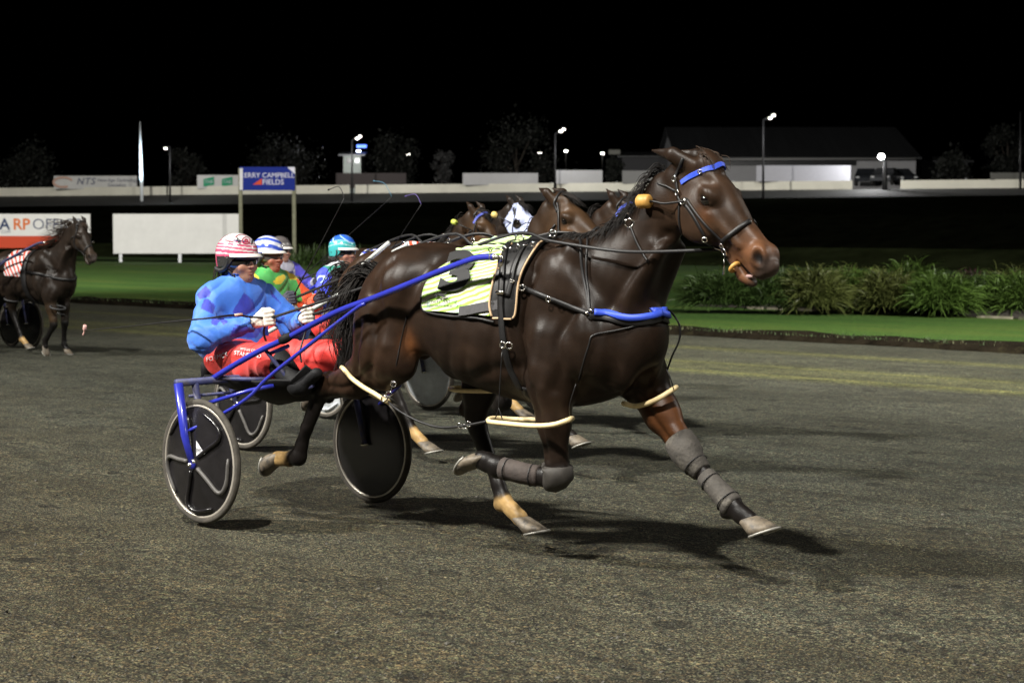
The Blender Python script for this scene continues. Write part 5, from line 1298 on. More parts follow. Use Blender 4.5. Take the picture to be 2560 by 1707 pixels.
# --- lime green saddlecloth
def cloth_mat(name, a, b, c3, sc=9.0, rot=.5):
    m, t, bs = nodes_of(name); uv = t.nodes.new('ShaderNodeUVMap'); uv.uv_map = 'uv'
    mp = t.nodes.new('ShaderNodeMapping'); mp.inputs['Scale'].default_value = (.9, 2.6, 1); mp.inputs['Rotation'].default_value = (0, 0, rot); t.links.new(uv.outputs[0], mp.inputs[0])
    w = t.nodes.new('ShaderNodeTexWave'); w.inputs['Scale'].default_value = sc; w.inputs['Distortion'].default_value = 2.2; w.inputs['Detail'].default_value = 1.0; w.inputs['Detail Scale'].default_value = 1.6; w.bands_direction = 'Y'
    t.links.new(mp.outputs[0], w.inputs[0]); c = ramp(t, w.outputs[1], [(.38, b), (.5, a), (.95, a)])
    n = noise(t, uv.outputs[0], 3.0, 2); c = mix(t, ramp(t, n, [(.60, (0, 0, 0)), (.66, (.7, .7, .7))]), c, c3)
    t.links.new(c, bs.inputs['Base Color']); bs.inputs['Roughness'].default_value = .6; return m
M_cloth = cloth_mat('lime wave cloth', (.60, .62, .50), (.30, .54, .07), (.34, .50, .50), 3.9, .40)
CR = [(1215, 612), (1172, 633), (1136, 654), (1096, 678), (1074, 702), (1062, 728), (1058, 757), (1064, 776)]
CF = [(1296, 612), (1268, 640), (1250, 662), (1243, 680), (1236, 700), (1230, 728), (1228, 758), (1228, 790)]
G, N = side_sheet(None, CR, CF, 22, 30, .006)
def folds(g): return .004 + .004 * np.abs(np.sin(g[:, :, 2] * 24 + g[:, :, 0] * 15)) * np.exp(-((np.abs(g[:, :, 1]) - .12) / .12) ** 2)
cloth, cg, cn = sheet_part('saddlecloth', G, N, M_cloth, horse, .005, bulge=folds)
# crumpled top roll of the cloth
cp = MB(); rs2 = np.random.RandomState(4)
L1, _ = SK.line([(1.48, -.07, 1.54), (1.58, -.02, 1.56), (1.70, .03, 1.57), (1.80, .06, 1.58)], 5, .03); cp.tube(L1 + rs2.normal(0, .004, L1.shape), [.012 + .022 * math.sin(math.pi * i / (len(L1) - 1)) for i in range(len(L1))], 10, flat=.8)
L1, _ = SK.line([(1.42, -.13, 1.50), (1.52, -.12, 1.52), (1.66, -.10, 1.54), (1.80, -.09, 1.56)], 5, .02); cp.tube(L1 + rs2.normal(0, .004, L1.shape), [.010 + .018 * math.sin(math.pi * i / (len(L1) - 1)) for i in range(len(L1))], 10, flat=.7)
V = np.array(cp.V); cp.part('cloth_roll', M_cloth, cloth, uv=np.stack([V[:, 0] * 3, V[:, 2] * 9], 1))
def decal(s, name, px, py, h, mat, parent, slant=0.0, rot=0.0, off=.026, wid=1.0, skin=None, **kw):
    V, F = text_mesh(s, h / .7, **kw); sk = skin or SK; out = []
    for v in V:
        x = v[0] * wid + v[1] * slant; y = v[1]; X = x * math.cos(rot) - y * math.sin(rot); Y = x * math.sin(rot) + y * math.cos(rot)
        p, n = sk.px(px + X, py - Y); out.append(p + n * off)
    return part(name, out, F, mat, parent, smooth=False)
M_ink = M('black print', (.012, .012, .013), .7)
M_num = M_ink
bpy_curve_off = .045
V, F = None, None
def big_number():
    T, F = text_mesh('3', 84 / .7, off=5.5, res=8); out = []
    for v in T:
        p, n = SK.px(1152 + v[0] * 1.35 + v[1] * .30, 690 - v[1]); out.append(p + n * .031)
    part('number', out, F, M_ink, cloth, smooth=False)
big_number()
decal('Harness Racing', 'lettering', 1113, 757, 10, M_ink, cloth, rot=-.03, off=.037, res=2)
decal('NEW SOUTH WALES', 'lettering', 1113, 768, 4.5, M_ink, cloth, rot=-.03, off=.037, res=2)
lg = MB()
for pts in ([(1100, 742), (1106, 738), (1103, 748)], [(1108, 738), (1118, 744), (1128, 746)], [(1114, 739), (1122, 741), (1130, 738)]):
    P, Nn = SK.line_px(pts, 4, .037); strap(lg, P, Nn, .008, .001)
lg.part('emblem', M_ink, cloth, smooth=False)
ws = MB(); px_strap(ws, [(1157, 781), (1180, 777), (1215, 770), (1262, 760)], .052, off=.02, th=.006); ws.part('cloth_strap', M_web, cloth, smooth=False)
wb2 = MB(); P, N2 = SK.line_px([(1058, 740), (1060, 772), (1085, 784), (1120, 790), (1160, 793), (1200, 797), (1240, 806)], 5, .012); strap(wb2, P, N2, .012); wb2.part('binding', M_leather, cloth)

# --- breast collar and neck straps
bc = MB()
px_strap(bc, [(1306, 718), (1330, 727), (1380, 747), (1430, 767), (1474, 785)], .024, off=.012, th=.006)
P, Nn = SK.line_px([(1472, 786), (1500, 789), (1539, 797), (1587, 803), (1629, 799), (1652, 789), (1664, 778)], 5, .008); P, Nn = smooth_line(P, Nn, 3); strap(bc, P, Nn, .050, .006)
far_copy(bc, P, Nn, .05)
Pm, Nm = SK.line([P[-1], (P[-1] + mirror(P[-1])) / 2 + [.06, 0, 0], mirror(P[-1])], 5, .01); strap(bc, Pm, Nm, .045)
px_strap(bc, [(1450, 600), (1451, 635), (1459, 696), (1469, 743), (1474, 785), (1478, 800)], .014, off=.008)
px_strap(bc, [(1470, 598), (1467, 640), (1467, 690), (1471, 730), (1475, 780)], .010, off=.010)
px_strap(bc, [(1668, 790), (1640, 802), (1587, 816), (1530, 828), (1482, 838), (1475, 858), (1462, 900), (1448, 950)], .008, off=.006)
px_strap(bc, [(1578, 566), (1590, 600), (1606, 630), (1622, 655)], .010, off=.005)
collar = bc.part('breast_collar', M_leather, horse)
bp_ = MB(); P, Nn = SK.line_px([(1484, 782), (1510, 786), (1539, 790), (1587, 795), (1629, 791), (1650, 782), (1664, 772)], 5, .016); P, Nn = smooth_line(P, Nn, 3); strap(bp_, P, Nn, .032, .010)
far_copy(bp_, P, Nn, .032, .010); bp_.part('collar_pad', M_blue, collar)
p, n = SK.px(1578, 560); ring_part('collar_ring', p + n * .012, (.5, -.8, .1), .020, .005, collar)
for (x, y) in ((1478, 780), (1470, 786)):
    p, n = SK.px(x, y); MB().ball(p + n * .02, .010, 8, 6).part('stud', M_steel, collar)
# loose strap end hanging off the far side of the collar
e = loc(1664, 770, .12); MB().tube(crom([e, loc(1682, 785, .14), loc(1699, 815, .15), loc(1698, 850, .15), loc(1680, 890, .14), loc(1668, 925, .13)], 5), .005, 5).part('loose_strap', M_leather, collar)

# --- pacing hobbles: a plastic loop round each leg, joined along each side
def hobble(ring_pts, r=.0125, hang=(), link=()):
    mb = MB(); mb.tube(crom(ring_pts, 6, closed=True), r, 8, closed=True); o = mb.part('hobble', M_hobble, horse)
    for h in hang: MB().tube(crom(h, 5), .003, 5).part('hanger', M_leather, o)
    for h in link: MB().tube(crom(h, 5), .0065, 6).part('link_strap', M_leather, o)
    return o
def P3(x, y, yy): return loc(x, y, yy)
hobble([P3(858, 921, -.27), P3(880, 946, -.285), P3(908, 967, -.29), P3(940, 986, -.285), P3(968, 1004, -.27), P3(968, 1000, -.17) + [0, 0, .0], P3(968, 1004, -.08) , P3(900, 968, -.07), P3(858, 925, -.09)],
       hang=[[P3(968, 1000, -.27), P3(978, 975, -.29)] + [SK.px(x, y)[0] + SK.px(x, y)[1] * .004 for x, y in ((985, 950), (992, 905), (1003, 850), (1018, 790))], [P3(860, 921, -.26), P3(868, 880, -.27), P3(878, 840, -.26)]],
       link=[[P3(970, 1004, -.27), P3(1000, 1028, -.30), P3(1045, 1052, -.31), P3(1100, 1068, -.31), P3(1160, 1064, -.31), P3(1222, 1052, -.30)]])
hr = MB()
for (x, y) in ((972, 985), (960, 996), (984, 960)): hr.ring(P3(x, y, -.29), (.5, -.8, .2), .014, .0035, 12, 5)
for (x, y) in ((1150, 1064), (1162, 1066), (1172, 1060)): hr.ring(P3(x, y, -.31), (.3, -.9, .2), .012, .0035, 12, 5)
hr.part('hobble_chain', M_steel, horse)
hobble([P3(1222, 1053, -.30), P3(1270, 1059, -.305), P3(1330, 1064, -.305), P3(1380, 1062, -.30), P3(1420, 1050, -.27), P3(1428, 1046, -.18), P3(1424, 1046, -.09), P3(1360, 1048, -.06), P3(1290, 1048, -.10), P3(1235, 1045, -.20)],
       hang=[[P3(1238, 1045, -.29), P3(1246, 1022, -.30), P3(1250, 960, -.31), P3(1255, 880, -.32)], [P3(1256, 1048, -.30), P3(1247, 1020, -.30)], [P3(1424, 1046, -.2), P3(1425, 1010, -.26), P3(1440, 960, -.26)]])
hobble([P3(1560, 1008, .06), P3(1587, 1015, .055), P3(1619, 1008, .05), P3(1651, 993, .06), P3(1684, 972, .12), P3(1690, 968, .2), P3(1675, 975, .27), P3(1620, 1000, .29), P3(1570, 1010, .2)],
       hang=[[P3(1684, 972, .1), P3(1676, 945, .08), P3(1664, 918, .08)]])
hobble([P3(1140, 975, .05), P3(1190, 977, .045), P3(1250, 977, .05), P3(1290, 976, .12), P3(1280, 970, .24), P3(1200, 968, .27), P3(1130, 970, .2)])
# --- leg boots
def Lp(L, i, t, r): a, b = np.array(LEGS[L][i]), np.array(LEGS[L][i + 1]); p = a[:3] + (b[:3] - a[:3]) * t; return (*p, r)
def boot_straps(o, L, spots):
    for i, t_, r in spots:
        p = np.array(Lp(L, i, t_, r)); q = np.array(Lp(L, i, min(t_ + .05, 1), r)); MB().ring(p[:3], q[:3] - p[:3] + 1e-6, r - .001, .0032, 20, 5).part('strap', M_leather, o)
b_ = leg_boot(horse, 'knee_boot', [Lp('fl', 2, .2, .070), Lp('fl', 2, .3, .078), Lp('fl', 2, 1, .082), Lp('fl', 3, .5, .079), Lp('fl', 3, .9, .068), Lp('fl', 4, .55, .054), Lp('fl', 4, .6, .046)], M_boot); boot_straps(b_, 'fl', [(4, .2, .062)])
b_ = leg_boot(horse, 'tendon_boot', [Lp('fl', 4, .75, .044), Lp('fl', 4, .85, .050), Lp('fl', 5, .5, .052), Lp('fl', 6, .3, .056), Lp('fl', 6, .9, .061), Lp('fl', 7, .1, .058), Lp('fl', 7, .2, .05)], M_boot); boot_straps(b_, 'fl', [(5, .15, .052), (6, .6, .060)])
leg_boot(horse, 'knee_boot', [Lp('fr', 2, .55, .068), Lp('fr', 2, .65, .078), Lp('fr', 2, .95, .086), Lp('fr', 3, .5, .084), Lp('fr', 3, .9, .075), Lp('fr', 4, .15, .066), Lp('fr', 4, .2, .056)], M('dark leg boot', (.03, .026, .022), .7, var=.3, vscale=18))
b_ = leg_boot(horse, 'tendon_boot', [Lp('fr', 4, .55, .047), Lp('fr', 4, .62, .053), Lp('fr', 5, .4, .053), Lp('fr', 6, .2, .054), Lp('fr', 6, .6, .056), Lp('fr', 6, .7, .05)], M('brown grey leg boot', (.048, .037, .032), .8, var=.35, vscale=16, bump=.3, bscale=60))
boot_straps(b_, 'fr', [(4, .85, .054), (6, .3, .055)])
# ------------------------------------------------------------------ the leading sulky and its driver
main_sulky = sulky('blue framed sulky with black disc wheels behind the leading horse', sticker=True)
LB = np.array([.045, .175, .66]); DB = np.array([.030, .045, .42])
DIA = [[(492, 736), (514, 714), (528, 731), (523, 742), (498, 748)], [(510, 748), (518, 746), (539, 764), (532, 785), (502, 772)], [(529, 793), (552, 800), (541, 813), (528, 811)], [(551, 802), (558, 796), (571, 804), (557, 813)],
       [(610, 731), (632, 751), (639, 777), (613, 787), (580, 782)], [(583, 818), (640, 812), (656, 822), (640, 846), (575, 842)], [(675, 723), (705, 762), (690, 750), (678, 740)], [(704, 793), (712, 792), (712, 797), (704, 798)], [(587, 812), (601, 812), (601, 816), (587, 816)], [(599, 804), (602, 804), (602, 808), (599, 808)], [(598, 819), (601, 819), (601, 823), (598, 823)]]
def main_jacket(V, N):
    c = np.tile(LB, (len(V), 1)); px, py, d = rig_project(V); d = np.stack([d @ HD, d @ LF, d[:, 2]], 1); face = (N * d).sum(1) < 0
    for p in DIA: c[inpoly(px, py, p) & face] = DB
    # the far side of the jacket carries the same blocks
    m = (np.abs((V[:, 2] - 1.08) * 1.0) + np.abs(V[:, 0] + .62) < .13) & (V[:, 1] > .12) & ~face; c[m] = DB
    return c
def red_trousers(V): return np.tile(np.array([.64, .035, .028]), (len(V), 1))
def helm(f):
    def g(V):
        d = (V - HC) / np.array([.130, .1185, .117]); el = np.degrees(np.arctan2(d[:, 2], np.hypot(d[:, 0], d[:, 1]))); az = np.degrees(np.arctan2(d[:, 1], d[:, 0])); return np.array(f(el, az, V))
    return g
def main_helm(el, az, V):
    W_ = np.array([.72, .70, .70]); P = np.array([.62, .10, .19]); c = np.tile(W_, (len(el), 1))
    s = el + 6 * np.sin(np.radians(az * 1.2 + 40)); low = s < 34; c[low] = P
    for a, b in ((27, 31), (17, 21), (7, 11), (-6, -2)): c[(s > a) & (s < b)] = W_
    c[(s > 35) & (s < 41) & (np.abs(az + 25) < 28)] = (.06, .03, .12); c[(el < -8) & (np.abs(az) < 110)] = (.03, .03, .03)
    c[(el > 34) & (np.abs(az) > 110)] = (.60, .22, .28); return c
drv = driver('driver in light blue jacket with dark blue diamonds, red trousers and pink and white helmet', ORG, main_jacket, red_trousers, helm(main_helm), skin=(.40, .22, .15))
SKJ = Skin(*DS['trousers']); SKH = Skin(*DS['helmet'])
decal('FORMCS', 'lettering', 545, 893, 10, M_sticker, drv['trousers'], rot=.22, slant=.15, off=.009, skin=SKJ)
decal('KMAVE CE', 'lettering', 622, 876, 5.5, M_sticker, drv['trousers'], rot=-.10, off=.009, skin=SKJ, res=2); decal('STANDARD', 'lettering', 622, 887, 9, M_sticker, drv['trousers'], rot=-.12, off=.009, skin=SKJ)
em = MB()
def on_helm(pts, w, mb, n=5):
    P, N = SKH.line_px(pts, n, .0012); strap(mb, P, N, w, .0015)
M_crim = M('crimson print', (.38, .02, .06), .3, coat=.6)
on_helm([(608, 596), (616, 593), (623, 597), (624, 604), (618, 610), (609, 609), (605, 602), (608, 596)], .006, em); on_helm([(612, 600), (617, 599), (619, 604), (614, 605), (612, 600)], .010, em)
on_helm([(588, 594), (596, 588), (606, 587), (614, 589)], .006, em); em.part('emblem', M_crim, drv['helmet'])
ew = MB()
for k in range(4): on_helm([(603 - k, 612 - 4 * k), (597 - k, 608 - 4 * k), (594 - k, 601 - 3 * k)], .004, ew); on_helm([(627 + k * .5, 611 - 3 * k), (631 + k * .5, 607 - 3 * k)], .004, ew)
on_helm([(563, 598), (570, 603), (576, 606)], .004, ew); on_helm([(568, 597), (576, 602), (582, 606)], .003, ew); ew.part('wing_print', M_ink, drv['helmet'])
# hair showing under the helmet
s = []
rs = np.random.RandomState(8)
for i in range(60): p = HC + np.array([-.095 + rs.normal(0, .015), rs.uniform(-.07, .07), -.085]); s.append(crom([p, p + [-.02, 0, -.03], p + [-.025 + rs.normal(0, .01), 0, -.07]], 3))
V, F = hair(s, .004); part('hair', V, F, M_dhair, drv['t'])

# whip held in the right hand, its lash trailing behind
hR, hL = HANDS[0], HANDS[1]
gR = hR[0] + hR[1] * .085 - hR[3] * .018; gL = hL[0] + hL[1] * .085 - hL[3] * .018
whip = thing('whip', 'long black whip with a pale band, held by the driver in light blue', 'whip', gR, RIGM, 'driving whips')
tip = P3(212, 826, -.36); MB().tube(crom([gR + np.array([.03, .0, .006]), gR + (P3(585, 788, -.30) - gR) * .5, P3(585, 788, -.30), P3(520, 795.5, -.44), P3(440, 803, -.46), P3(330, 815, -.42), tip], 5), [.006] * 11 + list(np.linspace(.006, .003, 20)), 6).part('shaft', M_leather, whip)
MB().tube([P3(606, 785.5, -.255), P3(586, 788, -.298)], .0075, 8).part('band', M('tan tape', (.62, .42, .30), .7), whip)
MB().tube([gR + np.array([.06, .0, .014]), gR + np.array([-.03, 0, .0])], [.009, .008], 8).part('grip', M_blackv, whip)
MB().tube(crom([tip, tip + [.004, 0, .03], tip + [-.004, 0, -.004], tip + [-.02, 0, -.03]], 4), [.009] * 4 + [.012] * 4 + [.005] * 5, 6).part('tassel', M('pale pink tassel', (.62, .36, .32), .7), whip)
# reins from both hands along the horse to the bit
reins = thing('driving_reins', 'black reins running from the white gloves to the leading horse bit', 'reins', (0, 0, 1.1), RIGM)
pb, nb = SK.px(1793, 641); 
for s, g in ((-1, gR), (1, gL)):
    q = P3(1000, 612, -.15); terr = np.array([1.87, -.13, 1.62]) * [1, s * -1 * -1, 1]; terr = np.array([1.80, .13 * s, 1.585])
    bit = (pb + nb * .012) * [1, -s, 1] if s > 0 else pb + nb * .012
    pts = [g, g + (terr - g) * .33 + np.array([0, 0, -.008]), g + (terr - g) * .66 + np.array([0, 0, -.006]), terr, np.array([2.10, .19 * s, 1.555]), np.array([2.40, .195 * s, 1.522]), np.array([2.62, .16 * s, 1.508]), bit]
    P = crom(pts, 6); N = np.tile(np.array([0, s, .25]), (len(P), 1)); N /= np.linalg.norm(N, axis=1)[:, None]
    mb = MB(); strap(mb, P, N, .016, .004); mb.part('rein', M_leather, reins)
    MB().tube(crom([g, g + np.array([-.03, .01 * s, -.08]), g + np.array([-.02, -.04 * s, -.19]), g + np.array([.06, -.1 * s, -.25])], 5), .006, 6).part('rein_end', M_leather, reins)
# ------------------------------------------------------------------ the pack behind
VP, QP = horse_body(.0125, ears='up')
def world_org(P): P = np.array(P, float).copy(); P[2] = track_z(P[0], P[1]); return P
def lane(a, n): P = ORG + HD * a + LF * n; return world_org(P)
def pack_horse(label, org, dx, colors, tilt=0.0, body=None, legs=None, hooves=None, nmane=150, flip=False, scale=.97, hood=None, browband=None, roller=None, cloth=None, seed=0, flame=.6, hair_m=None):
    Mx = rig_matrix(org) @ Matrix.Scale(scale, 4) @ Matrix.Translation(Vector((dx, 0, 0)))
    fy = np.array([1, -1 if flip else 1, 1]); t = thing('race_horse', label, 'horse', (1.6, 0, 0), Mx, 'pacing horses'); VB_, QB_ = body or (VP, QP)
    part('body', VB_ * fy, QB_[:, ::-1] if flip else QB_, M_coat, t, colors=coat_colors(VB_, *colors, legs=legs))
    n0 = len(bpy.data.objects)
    for cor, sole, toe in hooves or (((.05, -.17, .338), (-.03, -.17, .322), (-.25, 0, -1)), ((1.61, .13, .145), (1.70, .13, .082), (.9, 0, .22)), ((1.715, -.255, .486), (1.632, -.256, .480), (-.09, 0, -.10)), ((3.045, .12, .296), (3.105, .12, .243), (.92, 0, .385))):
        hoof(t, np.array(cor) * fy, np.array(sole) * fy, toe)
    for y in (-1, 1): MB().ball(hp(.158, .052, .100 * y), (.024, .018, .022), 12, 8).part('eye', M_eye, t)
    rs = np.random.RandomState(seed)
    V, F = hair(tail_strands(rs, 130), .0055); part('tail', V, F, hair_m or M_hair, t); V, F = hair(mane_strands(rs, nmane, flame, max(flame, .6)), .0045); part('mane', V, F, hair_m or M_hair, t)
    fl = []
    for i in range(40): p = hp(.0 + rs.normal(0, .02), .175, rs.normal(0, .025)); fl.append(crom([p, p + HX * .05 + HN * .02, p + HX * (.13 + .05 * rs.rand()) + HN * (-.005) + [0, rs.normal(0, .03), 0]], 3))
    V, F = hair(fl, .004); part('forelock', V, F, hair_m or M_hair, t)
    k = SKP
    br = MB()
    for pts, w in ((([hp(.02, .13, -.075), hp(.10, .05, -.11), hp(.18, -.06, -.10), hp(.30, -.09, -.07), hp(.42, -.07, -.055)]), .016), ([hp(.36, .10, 0), hp(.37, .05, -.06), hp(.40, -.05, -.06)], .024), ([hp(.10, .0, -.10), hp(.06, -.12, -.09)], .014), ([hp(-.02, .17, 0), hp(.0, .12, -.08), hp(.06, .08, -.10)], .016)):
        P, N = k.line(pts, 5, .006); P, N = smooth_line(P, N); strap(br, P, N, w, .006); far_copy(br, P, N, w, .006)
    P, N = k.line([(2.42, -.17, 1.15), (2.55, -.12, 1.13), (2.62, 0, 1.12), (2.55, .12, 1.13), (2.42, .17, 1.15), (2.2, .26, 1.2), (1.9, .30, 1.22)], 5, .01); strap(br, P, N, .04, .008); P, N = mirror(P), mirror(N); strap(br, P[::-1], N[::-1], .04, .008)
    b = br.part('harness', M_leather, t)
    if browband:
        P, N = k.line([hp(.06, .06, -.10), hp(.045, .12, -.085), hp(.045, .158, -.04), hp(.045, .162, 0), hp(.045, .158, .04), hp(.045, .12, .085), hp(.06, .06, .10)], 5, .008); P, N = smooth_line(P, N); m = MB(); strap(m, P, N, .026, .008); m.part('browband', browband, b, smooth=False)
    for y in (-1, 1): ring_part('bit_ring', hp(.44, -.045, .062 * y), (0, 1, 0), .022, .005, b); ring_part('terret', (1.87, .12 * y, 1.60), (.3, 1, 0), .024, .005, b)
    g = MB(); L = [(1.80, .0, 1.56), (1.82, -.22, 1.45), (1.84, -.31, 1.2), (1.86, -.27, .9), (1.87, 0, .75)]; P, N = k.line(L, 6, .01); strap(g, P, N, .10, .012); strap(g, mirror(P)[::-1], mirror(N)[::-1], .10, .012); g.part('girth', M_leather, t)
    if roller: 
        mat, kind = roller; c = hp(-.10, -.06, -.17)
        if kind == 'ball': MB().ball(c, .037, 14, 10).part('line_ball', mat, t)
        else: MB().lathe([(.008, -.03), (.024, -.03), (.028, 0), (.024, .03), (.008, .03)], c, (.9, -.1, -.3), 16).part('line_roller', mat, t)
        MB().tube([c, hp(.10, 0, -.11)], .006, 6).part('head_line', M_leather, t)
    if hood:
        V, Q = VP, QP; rel = V - HEAD_O; a = rel @ HX; n = rel @ HN; top_ = rel @ np.array([0, 0, 1.0])
        keep = (a > -.02) & (a < .33) & (n > -.10) & (V[:, 0] > 2.7) & ~((n > .175) ); ey = ((a - .165) ** 2 + (n - .045) ** 2 < .042 ** 2) & (np.abs(V[:, 1]) > .03); keep &= ~ey
        fk = keep[Q].all(1); ids = np.unique(Q[fk]); mp = np.full(len(V), -1); mp[ids] = np.arange(len(ids)); N = vnormals(V, Q)
        part('hood', (V[ids] + N[ids] * .008) * fy, mp[Q[fk]][:, ::-1] if flip else mp[Q[fk]], hood, t)
        for y in (-1, 1): ring_part('eye_cup', hp(.165, .045, .112 * y), frame_vec(np.array([.25, y, .2])), .044, .008, t, M_blackv)
    if cloth is not None:
        rows = []
        for i in range(23):
            th = math.radians(-98 + 196 * i / 22); row = []
            for j in range(9):
                x = 1.26 + .50 * j / 8; o = np.array([x, 0, 1.20]); dr = np.array([0, math.sin(th), math.cos(th)]); h = k.b.ray_cast(Vector(o + dr * 1.0), Vector(-dr)); p = np.array(h[0]) if h[0] else o + dr * .3; row.append(p + dr * .012)
            rows.append(row)
        G = np.array(rows); o = bpy.data.objects
        F = [(i * 9 + j, (i + 1) * 9 + j, (i + 1) * 9 + j + 1, i * 9 + j + 1) for i in range(22) for j in range(8)]
        uv = np.array([[j / 8, i / 22] for i in range(23) for j in range(9)]); V = np.vstack([G.reshape(-1, 3), G.reshape(-1, 3) * [1, 1, 1] - [0, 0, .004]])
        part('saddlecloth', G.reshape(-1, 3), F, cloth, t, uv=uv)
    # hobbles, just the plastic loops
    for c0, r_ in (((.72, -.185, .815), .115), ((1.29, .16, .80), .115), ((2.12, -.17, .62), .105), ((2.52, .165, .72), .11)):
        c0 = np.array(c0) * fy; MB().ring(c0, (.25, 0, 1), r_, .012, 24, 6).part('hobble', hob, t)
    if tilt:     # carry the head lower and the nose further out: turn head and upper neck about the eye
        pv = hp(.155, .05, 0); ct, st = math.cos(tilt), math.sin(tilt)
        for o in t.children_recursive:
            if o.type != 'MESH': continue
            n = len(o.data.vertices); X = np.empty(n * 3, np.float32); o.data.vertices.foreach_get('co', X); X = X.reshape(-1, 3).astype(float) + ANCH[t.name]
            w = sstep((X - np.array([2.2, 0, 1.30])) @ np.array([.747, 0, .664]), .12, .55) * sstep(X[:, 2], 1.15, 1.40) * (X[:, 0] > 1.95)
            r = X - pv; Y_ = X.copy(); Y_[:, 0] = pv[0] + r[:, 0] * ct - r[:, 2] * st; Y_[:, 2] = pv[2] + r[:, 0] * st + r[:, 2] * ct
            X = X + (Y_ - X) * w[:, None] - ANCH[t.name]; o.data.vertices.foreach_set('co', X.astype(np.float32).ravel()); o.data.update()
    return t
SKP = Skin(VP, QP); hob = M('dark plastic hobble', (.04, .04, .042), .5)
BAY = ((.019, .011, .007), (.034, .020, .012), (.10, .045, .02), (.0085, .0065, .006), (.12, .05, .018))
DARK = ((.016, .011, .008), (.022, .016, .012), (.04, .028, .02), (.007, .006, .0055), (.05, .03, .015))
BROWN = ((.022, .013, .008), (.050, .027, .013), (.14, .06, .024), (.010, .008, .007), (.16, .07, .025))
M_lime = M('lime roller', (.55, .62, .10), .5); M_yel = M('yellow ball', (.68, .50, .16), .5, var=.1); M_hood = M('white hood', (.44, .49, .72), .7, var=.08, vscale=20, bump=.2)
M_pbar = M('red browband', (.5, .06, .03), .5); M_clothr = cloth_mat('red and white cloth', (.72, .70, .72), (.62, .06, .02), (.7, .7, .7), 2.0, .9); M_clothb = cloth_mat('blue cloth', (.6, .6, .62), (.05, .08, .5), (.6, .6, .6), 2.0, .3)
M_wshaft = M('white shaft paint', (.6, .62, .6), .35)
oG = lane(-2.69, 2.4); oT = lane(-4.095, 4.4); oP = lane(-6.94, 6.0); oH = lane(-7.75, 7.3)
hG = pack_horse('brown pacing horse with a plain black bridle, its head right of the white hood', oG, -.22, BROWN, .26, nmane=60, flip=True, scale=.97, cloth=M_clothb, seed=21)
pack_horse('brown pacing horse with a bright blue browband beside the leading horse neck', oT, -.0, BAY, flip=False, scale=.97, browband=M_blue, cloth=M_clothr, seed=22)
pack_horse('brown pacing horse with a lime roller by its cheek, leftmost head of the pack', oP, -.25, BROWN, flip=True, scale=.95, browband=M('navy browband', (.03, .05, .35), .5), roller=(M_lime, 'roll'), cloth=M_clothb, seed=23)
pack_horse('black pacing horse in a white hood with round eye cups', oH, -.28, DARK, nmane=50, flip=False, scale=1.0, hood=M_hood, roller=(M_yel, 'ball'), cloth=M_clothr, seed=24)
sulky('dark framed sulky of the driver in green and yellow', oG, M_grim, M_disc, rot=.2, shaftp=M_wshaft); sulky('blue framed sulky with grey disc wheels, seen under the leading horse', oT, M_bluep, M_discg, rot=.9); sulky('sulky of the driver half hidden behind the green jacket', oP, M_bluep, M_discg, rot=.4)
def green_jacket(V, N):
    c = np.tile(np.array([.05, .33, .07]), (len(V), 1)); n = vnoise(V, 15, 7); y = np.abs(V[:, 1])
    c[n > .60] = (.62, .50, .03); c[(y > .15) & (n > .45)] = (.65, .50, .03); c[(V[:, 2] < 1.02)] = (.62, .45, .03)
    c[(y > .215) & (V[:, 2] < 1.24)] = (.68, .08, .02); c[V[:, 0] > -.36] = (.68, .08, .02); return c
def teal_jacket(V, N):
    c = np.tile(np.array([.03, .05, .60]), (len(V), 1)); c[(V[:, 2] > 1.22) & (np.abs(V[:, 1]) < .2)] = (.02, .22, .16); c[(V[:, 2] > 1.305)] = (.6, .6, .65); c[(np.abs(V[:, 1]) < .06) & (V[:, 0] > -.45)] = (.02, .20, .16)
    for y in (-1, 1): d = np.abs(np.hypot(V[:, 2] - 1.17, V[:, 0] + .5) - .045); c[(d < .007) & (V[:, 1] * y > .2) & (V[:, 2] > 1.16)] = (.5, .65, .75)
    return c
def purple_jacket(V, N):
    c = np.tile(np.array([.06, .05, .45]), (len(V), 1)); c[(np.abs(V[:, 1]) < .13)] = (.35, .35, .42); c[(np.abs(V[:, 1]) < .10) & (V[:, 2] < 1.2)] = (.03, .03, .09); return c
def dark_trousers(V): return np.tile(np.array([.03, .03, .035]), (len(V), 1))
def white_trousers(V): return np.tile(np.array([.6, .6, .6]), (len(V), 1))
def blue_helm(el, az, V):
    c = np.tile(np.array([.62, .64, .75]), (len(el), 1)); s = el + 8 * np.sin(np.radians(az * 2)); c[(np.sin(np.radians(s * 11 + az * .8)) > .1)] = (.05, .10, .55); c[el < -8] = (.03, .03, .03); return c
def teal_helm(el, az, V):
    c = np.tile(np.array([.03, .13, .62]), (len(el), 1)); s = el + 7 * np.sin(np.radians(az * 2.2 + 30)); c[s < 26] = (.06, .42, .44); c[(s < 12) & (s > 8)] = (.4, .62, .62); c[(s < 30) & (s > 26)] = (.25, .5, .7); c[(np.sin(np.radians(az * 5 + el * 6)) > .86) & (el > 20)] = (.35, .55, .75); c[el < -10] = (.05, .40, .40); return c
def plain_helm(el, az, V):
    c = np.tile(np.array([.10, .09, .09]), (len(el), 1)); c[el < 20] = (.2, .19, .19); return c
d1 = driver('driver in green and yellow jacket with orange sleeves and blue and white striped helmet', oG, green_jacket, red_trousers, helm(blue_helm), lens=M_clear, glove=M_gloved, skin=(.38, .155, .10))
d2 = driver('driver in royal blue and green jacket with turquoise and blue helmet', oT, teal_jacket, white_trousers, helm(teal_helm), scale=1.01, glove=M_gloved, skin=(.36, .18, .125))
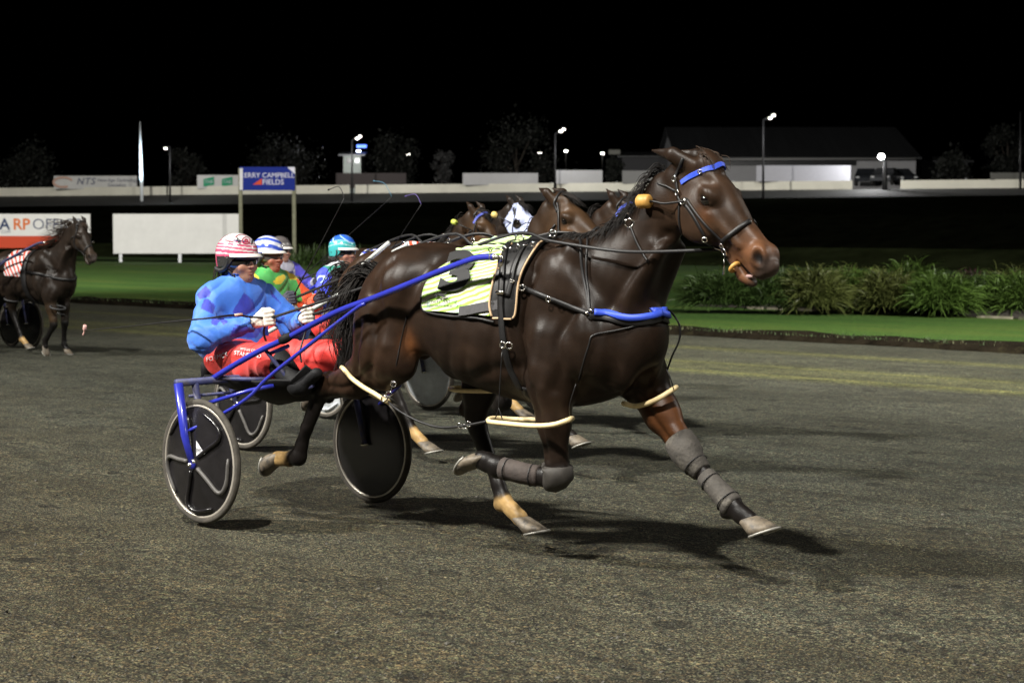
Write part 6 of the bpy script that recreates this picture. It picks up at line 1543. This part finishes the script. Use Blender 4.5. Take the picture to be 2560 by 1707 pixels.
d3 = driver('driver in purple jacket half hidden behind the green jacketed driver', oP, purple_jacket, white_trousers, helm(plain_helm), glove=M_gloved, skin=(.30, .16, .11), lens=M_clear)
def pack_whip(label, org, end, mid, mat):
    w = thing('whip', label, 'whip', gR, rig_matrix(org), 'driving whips'); a = gR; b = np.array(mid); c = np.array(end)
    MB().tube(crom([a, (a + b) / 2 + [0, 0, .0], b], 6), np.linspace(.006, .0028, 13), 6).part('shaft', M_leather, w)
    MB().tube(crom([b, b + (c - b) * .5 + np.array([.03, 0, .05]), c], 6), [.003] * 12 + [.007], 5).part('lash', mat, w)
pack_whip('whip with a violet lash slanting up past the turquoise helmet', oT, (.42, -.1, 1.93), (.62, -.1, 1.86), M('violet lash', (.10, .07, .25), .6))
pack_whip('whip with a pale blue lash, the tallest raised whip above the pack', oP, (1.15, -.15, 2.14), (1.42, -.15, 1.98), M('pale blue lash', (.05, .16, .24), .6))
pack_whip('thin dark whip curling above the shrubs behind the green jacketed driver', oG, (.32, -.1, 1.92), (.50, -.1, 1.86), M_leather)
# reins of the pack
for o_, d_, lb in ((oG, -.30, 'reins of the driver in green and yellow'), (oT, -.28, 'reins of the driver in royal blue'), (oP, -.25, 'reins of the half hidden driver in purple')):
    r = thing('driving_reins', lb, 'reins', (0, 0, 1.1), rig_matrix(o_))
    for s, g in ((-1, gR), (1, gL)):
        P = crom([g, g + (np.array([1.6, .13 * s, 1.60]) - g) * .5, np.array([1.6, .12 * s, 1.60]), np.array([2.0, .18 * s, 1.50]), np.array([2.82, .07 * s, 1.44])], 6); N = np.tile(np.array([0, s, .2]), (len(P), 1)); m = MB(); strap(m, P, N, .022, .004); m.part('rein', M_leather, r)
# ------------------------------------------------------------------ the horse cut by the left edge
HST = (((.05, -.17, .338), (-.03, -.17, .322), (-.25, 0, -1)), ((1.61, .13, .145), (1.70, .13, .082), (.9, 0, .22)), ((2.22, -.165, .08), (2.265, -.165, .015), (1, 0, 0)), ((2.16, .155, .135), (2.165, .155, .06), (.6, 0, -.7)))
q = on_track(150, 889); oF = world_org(q - HD * 2.30 * .89)
pack_horse('dark horse with wind blown mane and red and white cloth, cut by the left edge', oF, 0.0, DARK, body=horse_body(.0135, 'up', STAND), legs=STAND, hooves=HST, nmane=260, flip=True, scale=.89, tilt=-.12, cloth=M_clothr, seed=31, flame=2.1, hair_m=M_hairb)
sulky('sulky of the dark trotting horse at the left edge', oF, M_grim, M_disc, rot=.3, scale=.89)
q = on_track(-20, 876); sulky('sulky with a black disc wheel showing under the dark trotting horse', world_org(q), M_grim, M_disc, rot=.1, scale=1.0)
# white tug straps of the green driver's horse, seen over the leading horse's rump
def loc_org(px, py, y0, org, sc=.97, dx=-.22):
    r = ray(px, py); o = np.array(org); t = (y0 - (CAMP - o) @ LF) / (r @ LF); P = CAMP + r * t - o; return np.array([(P @ HD) / sc - dx, y0 / sc, P[2] / sc])
for a, b, w in (((907, 662), (972, 607), .016), ((982, 630), (1018, 612), .014)):
    MB().tube([loc_org(*a, -.30, oG), loc_org(*b, -.30, oG)], w, 8).part('white_strap', M_wshaft, hG)
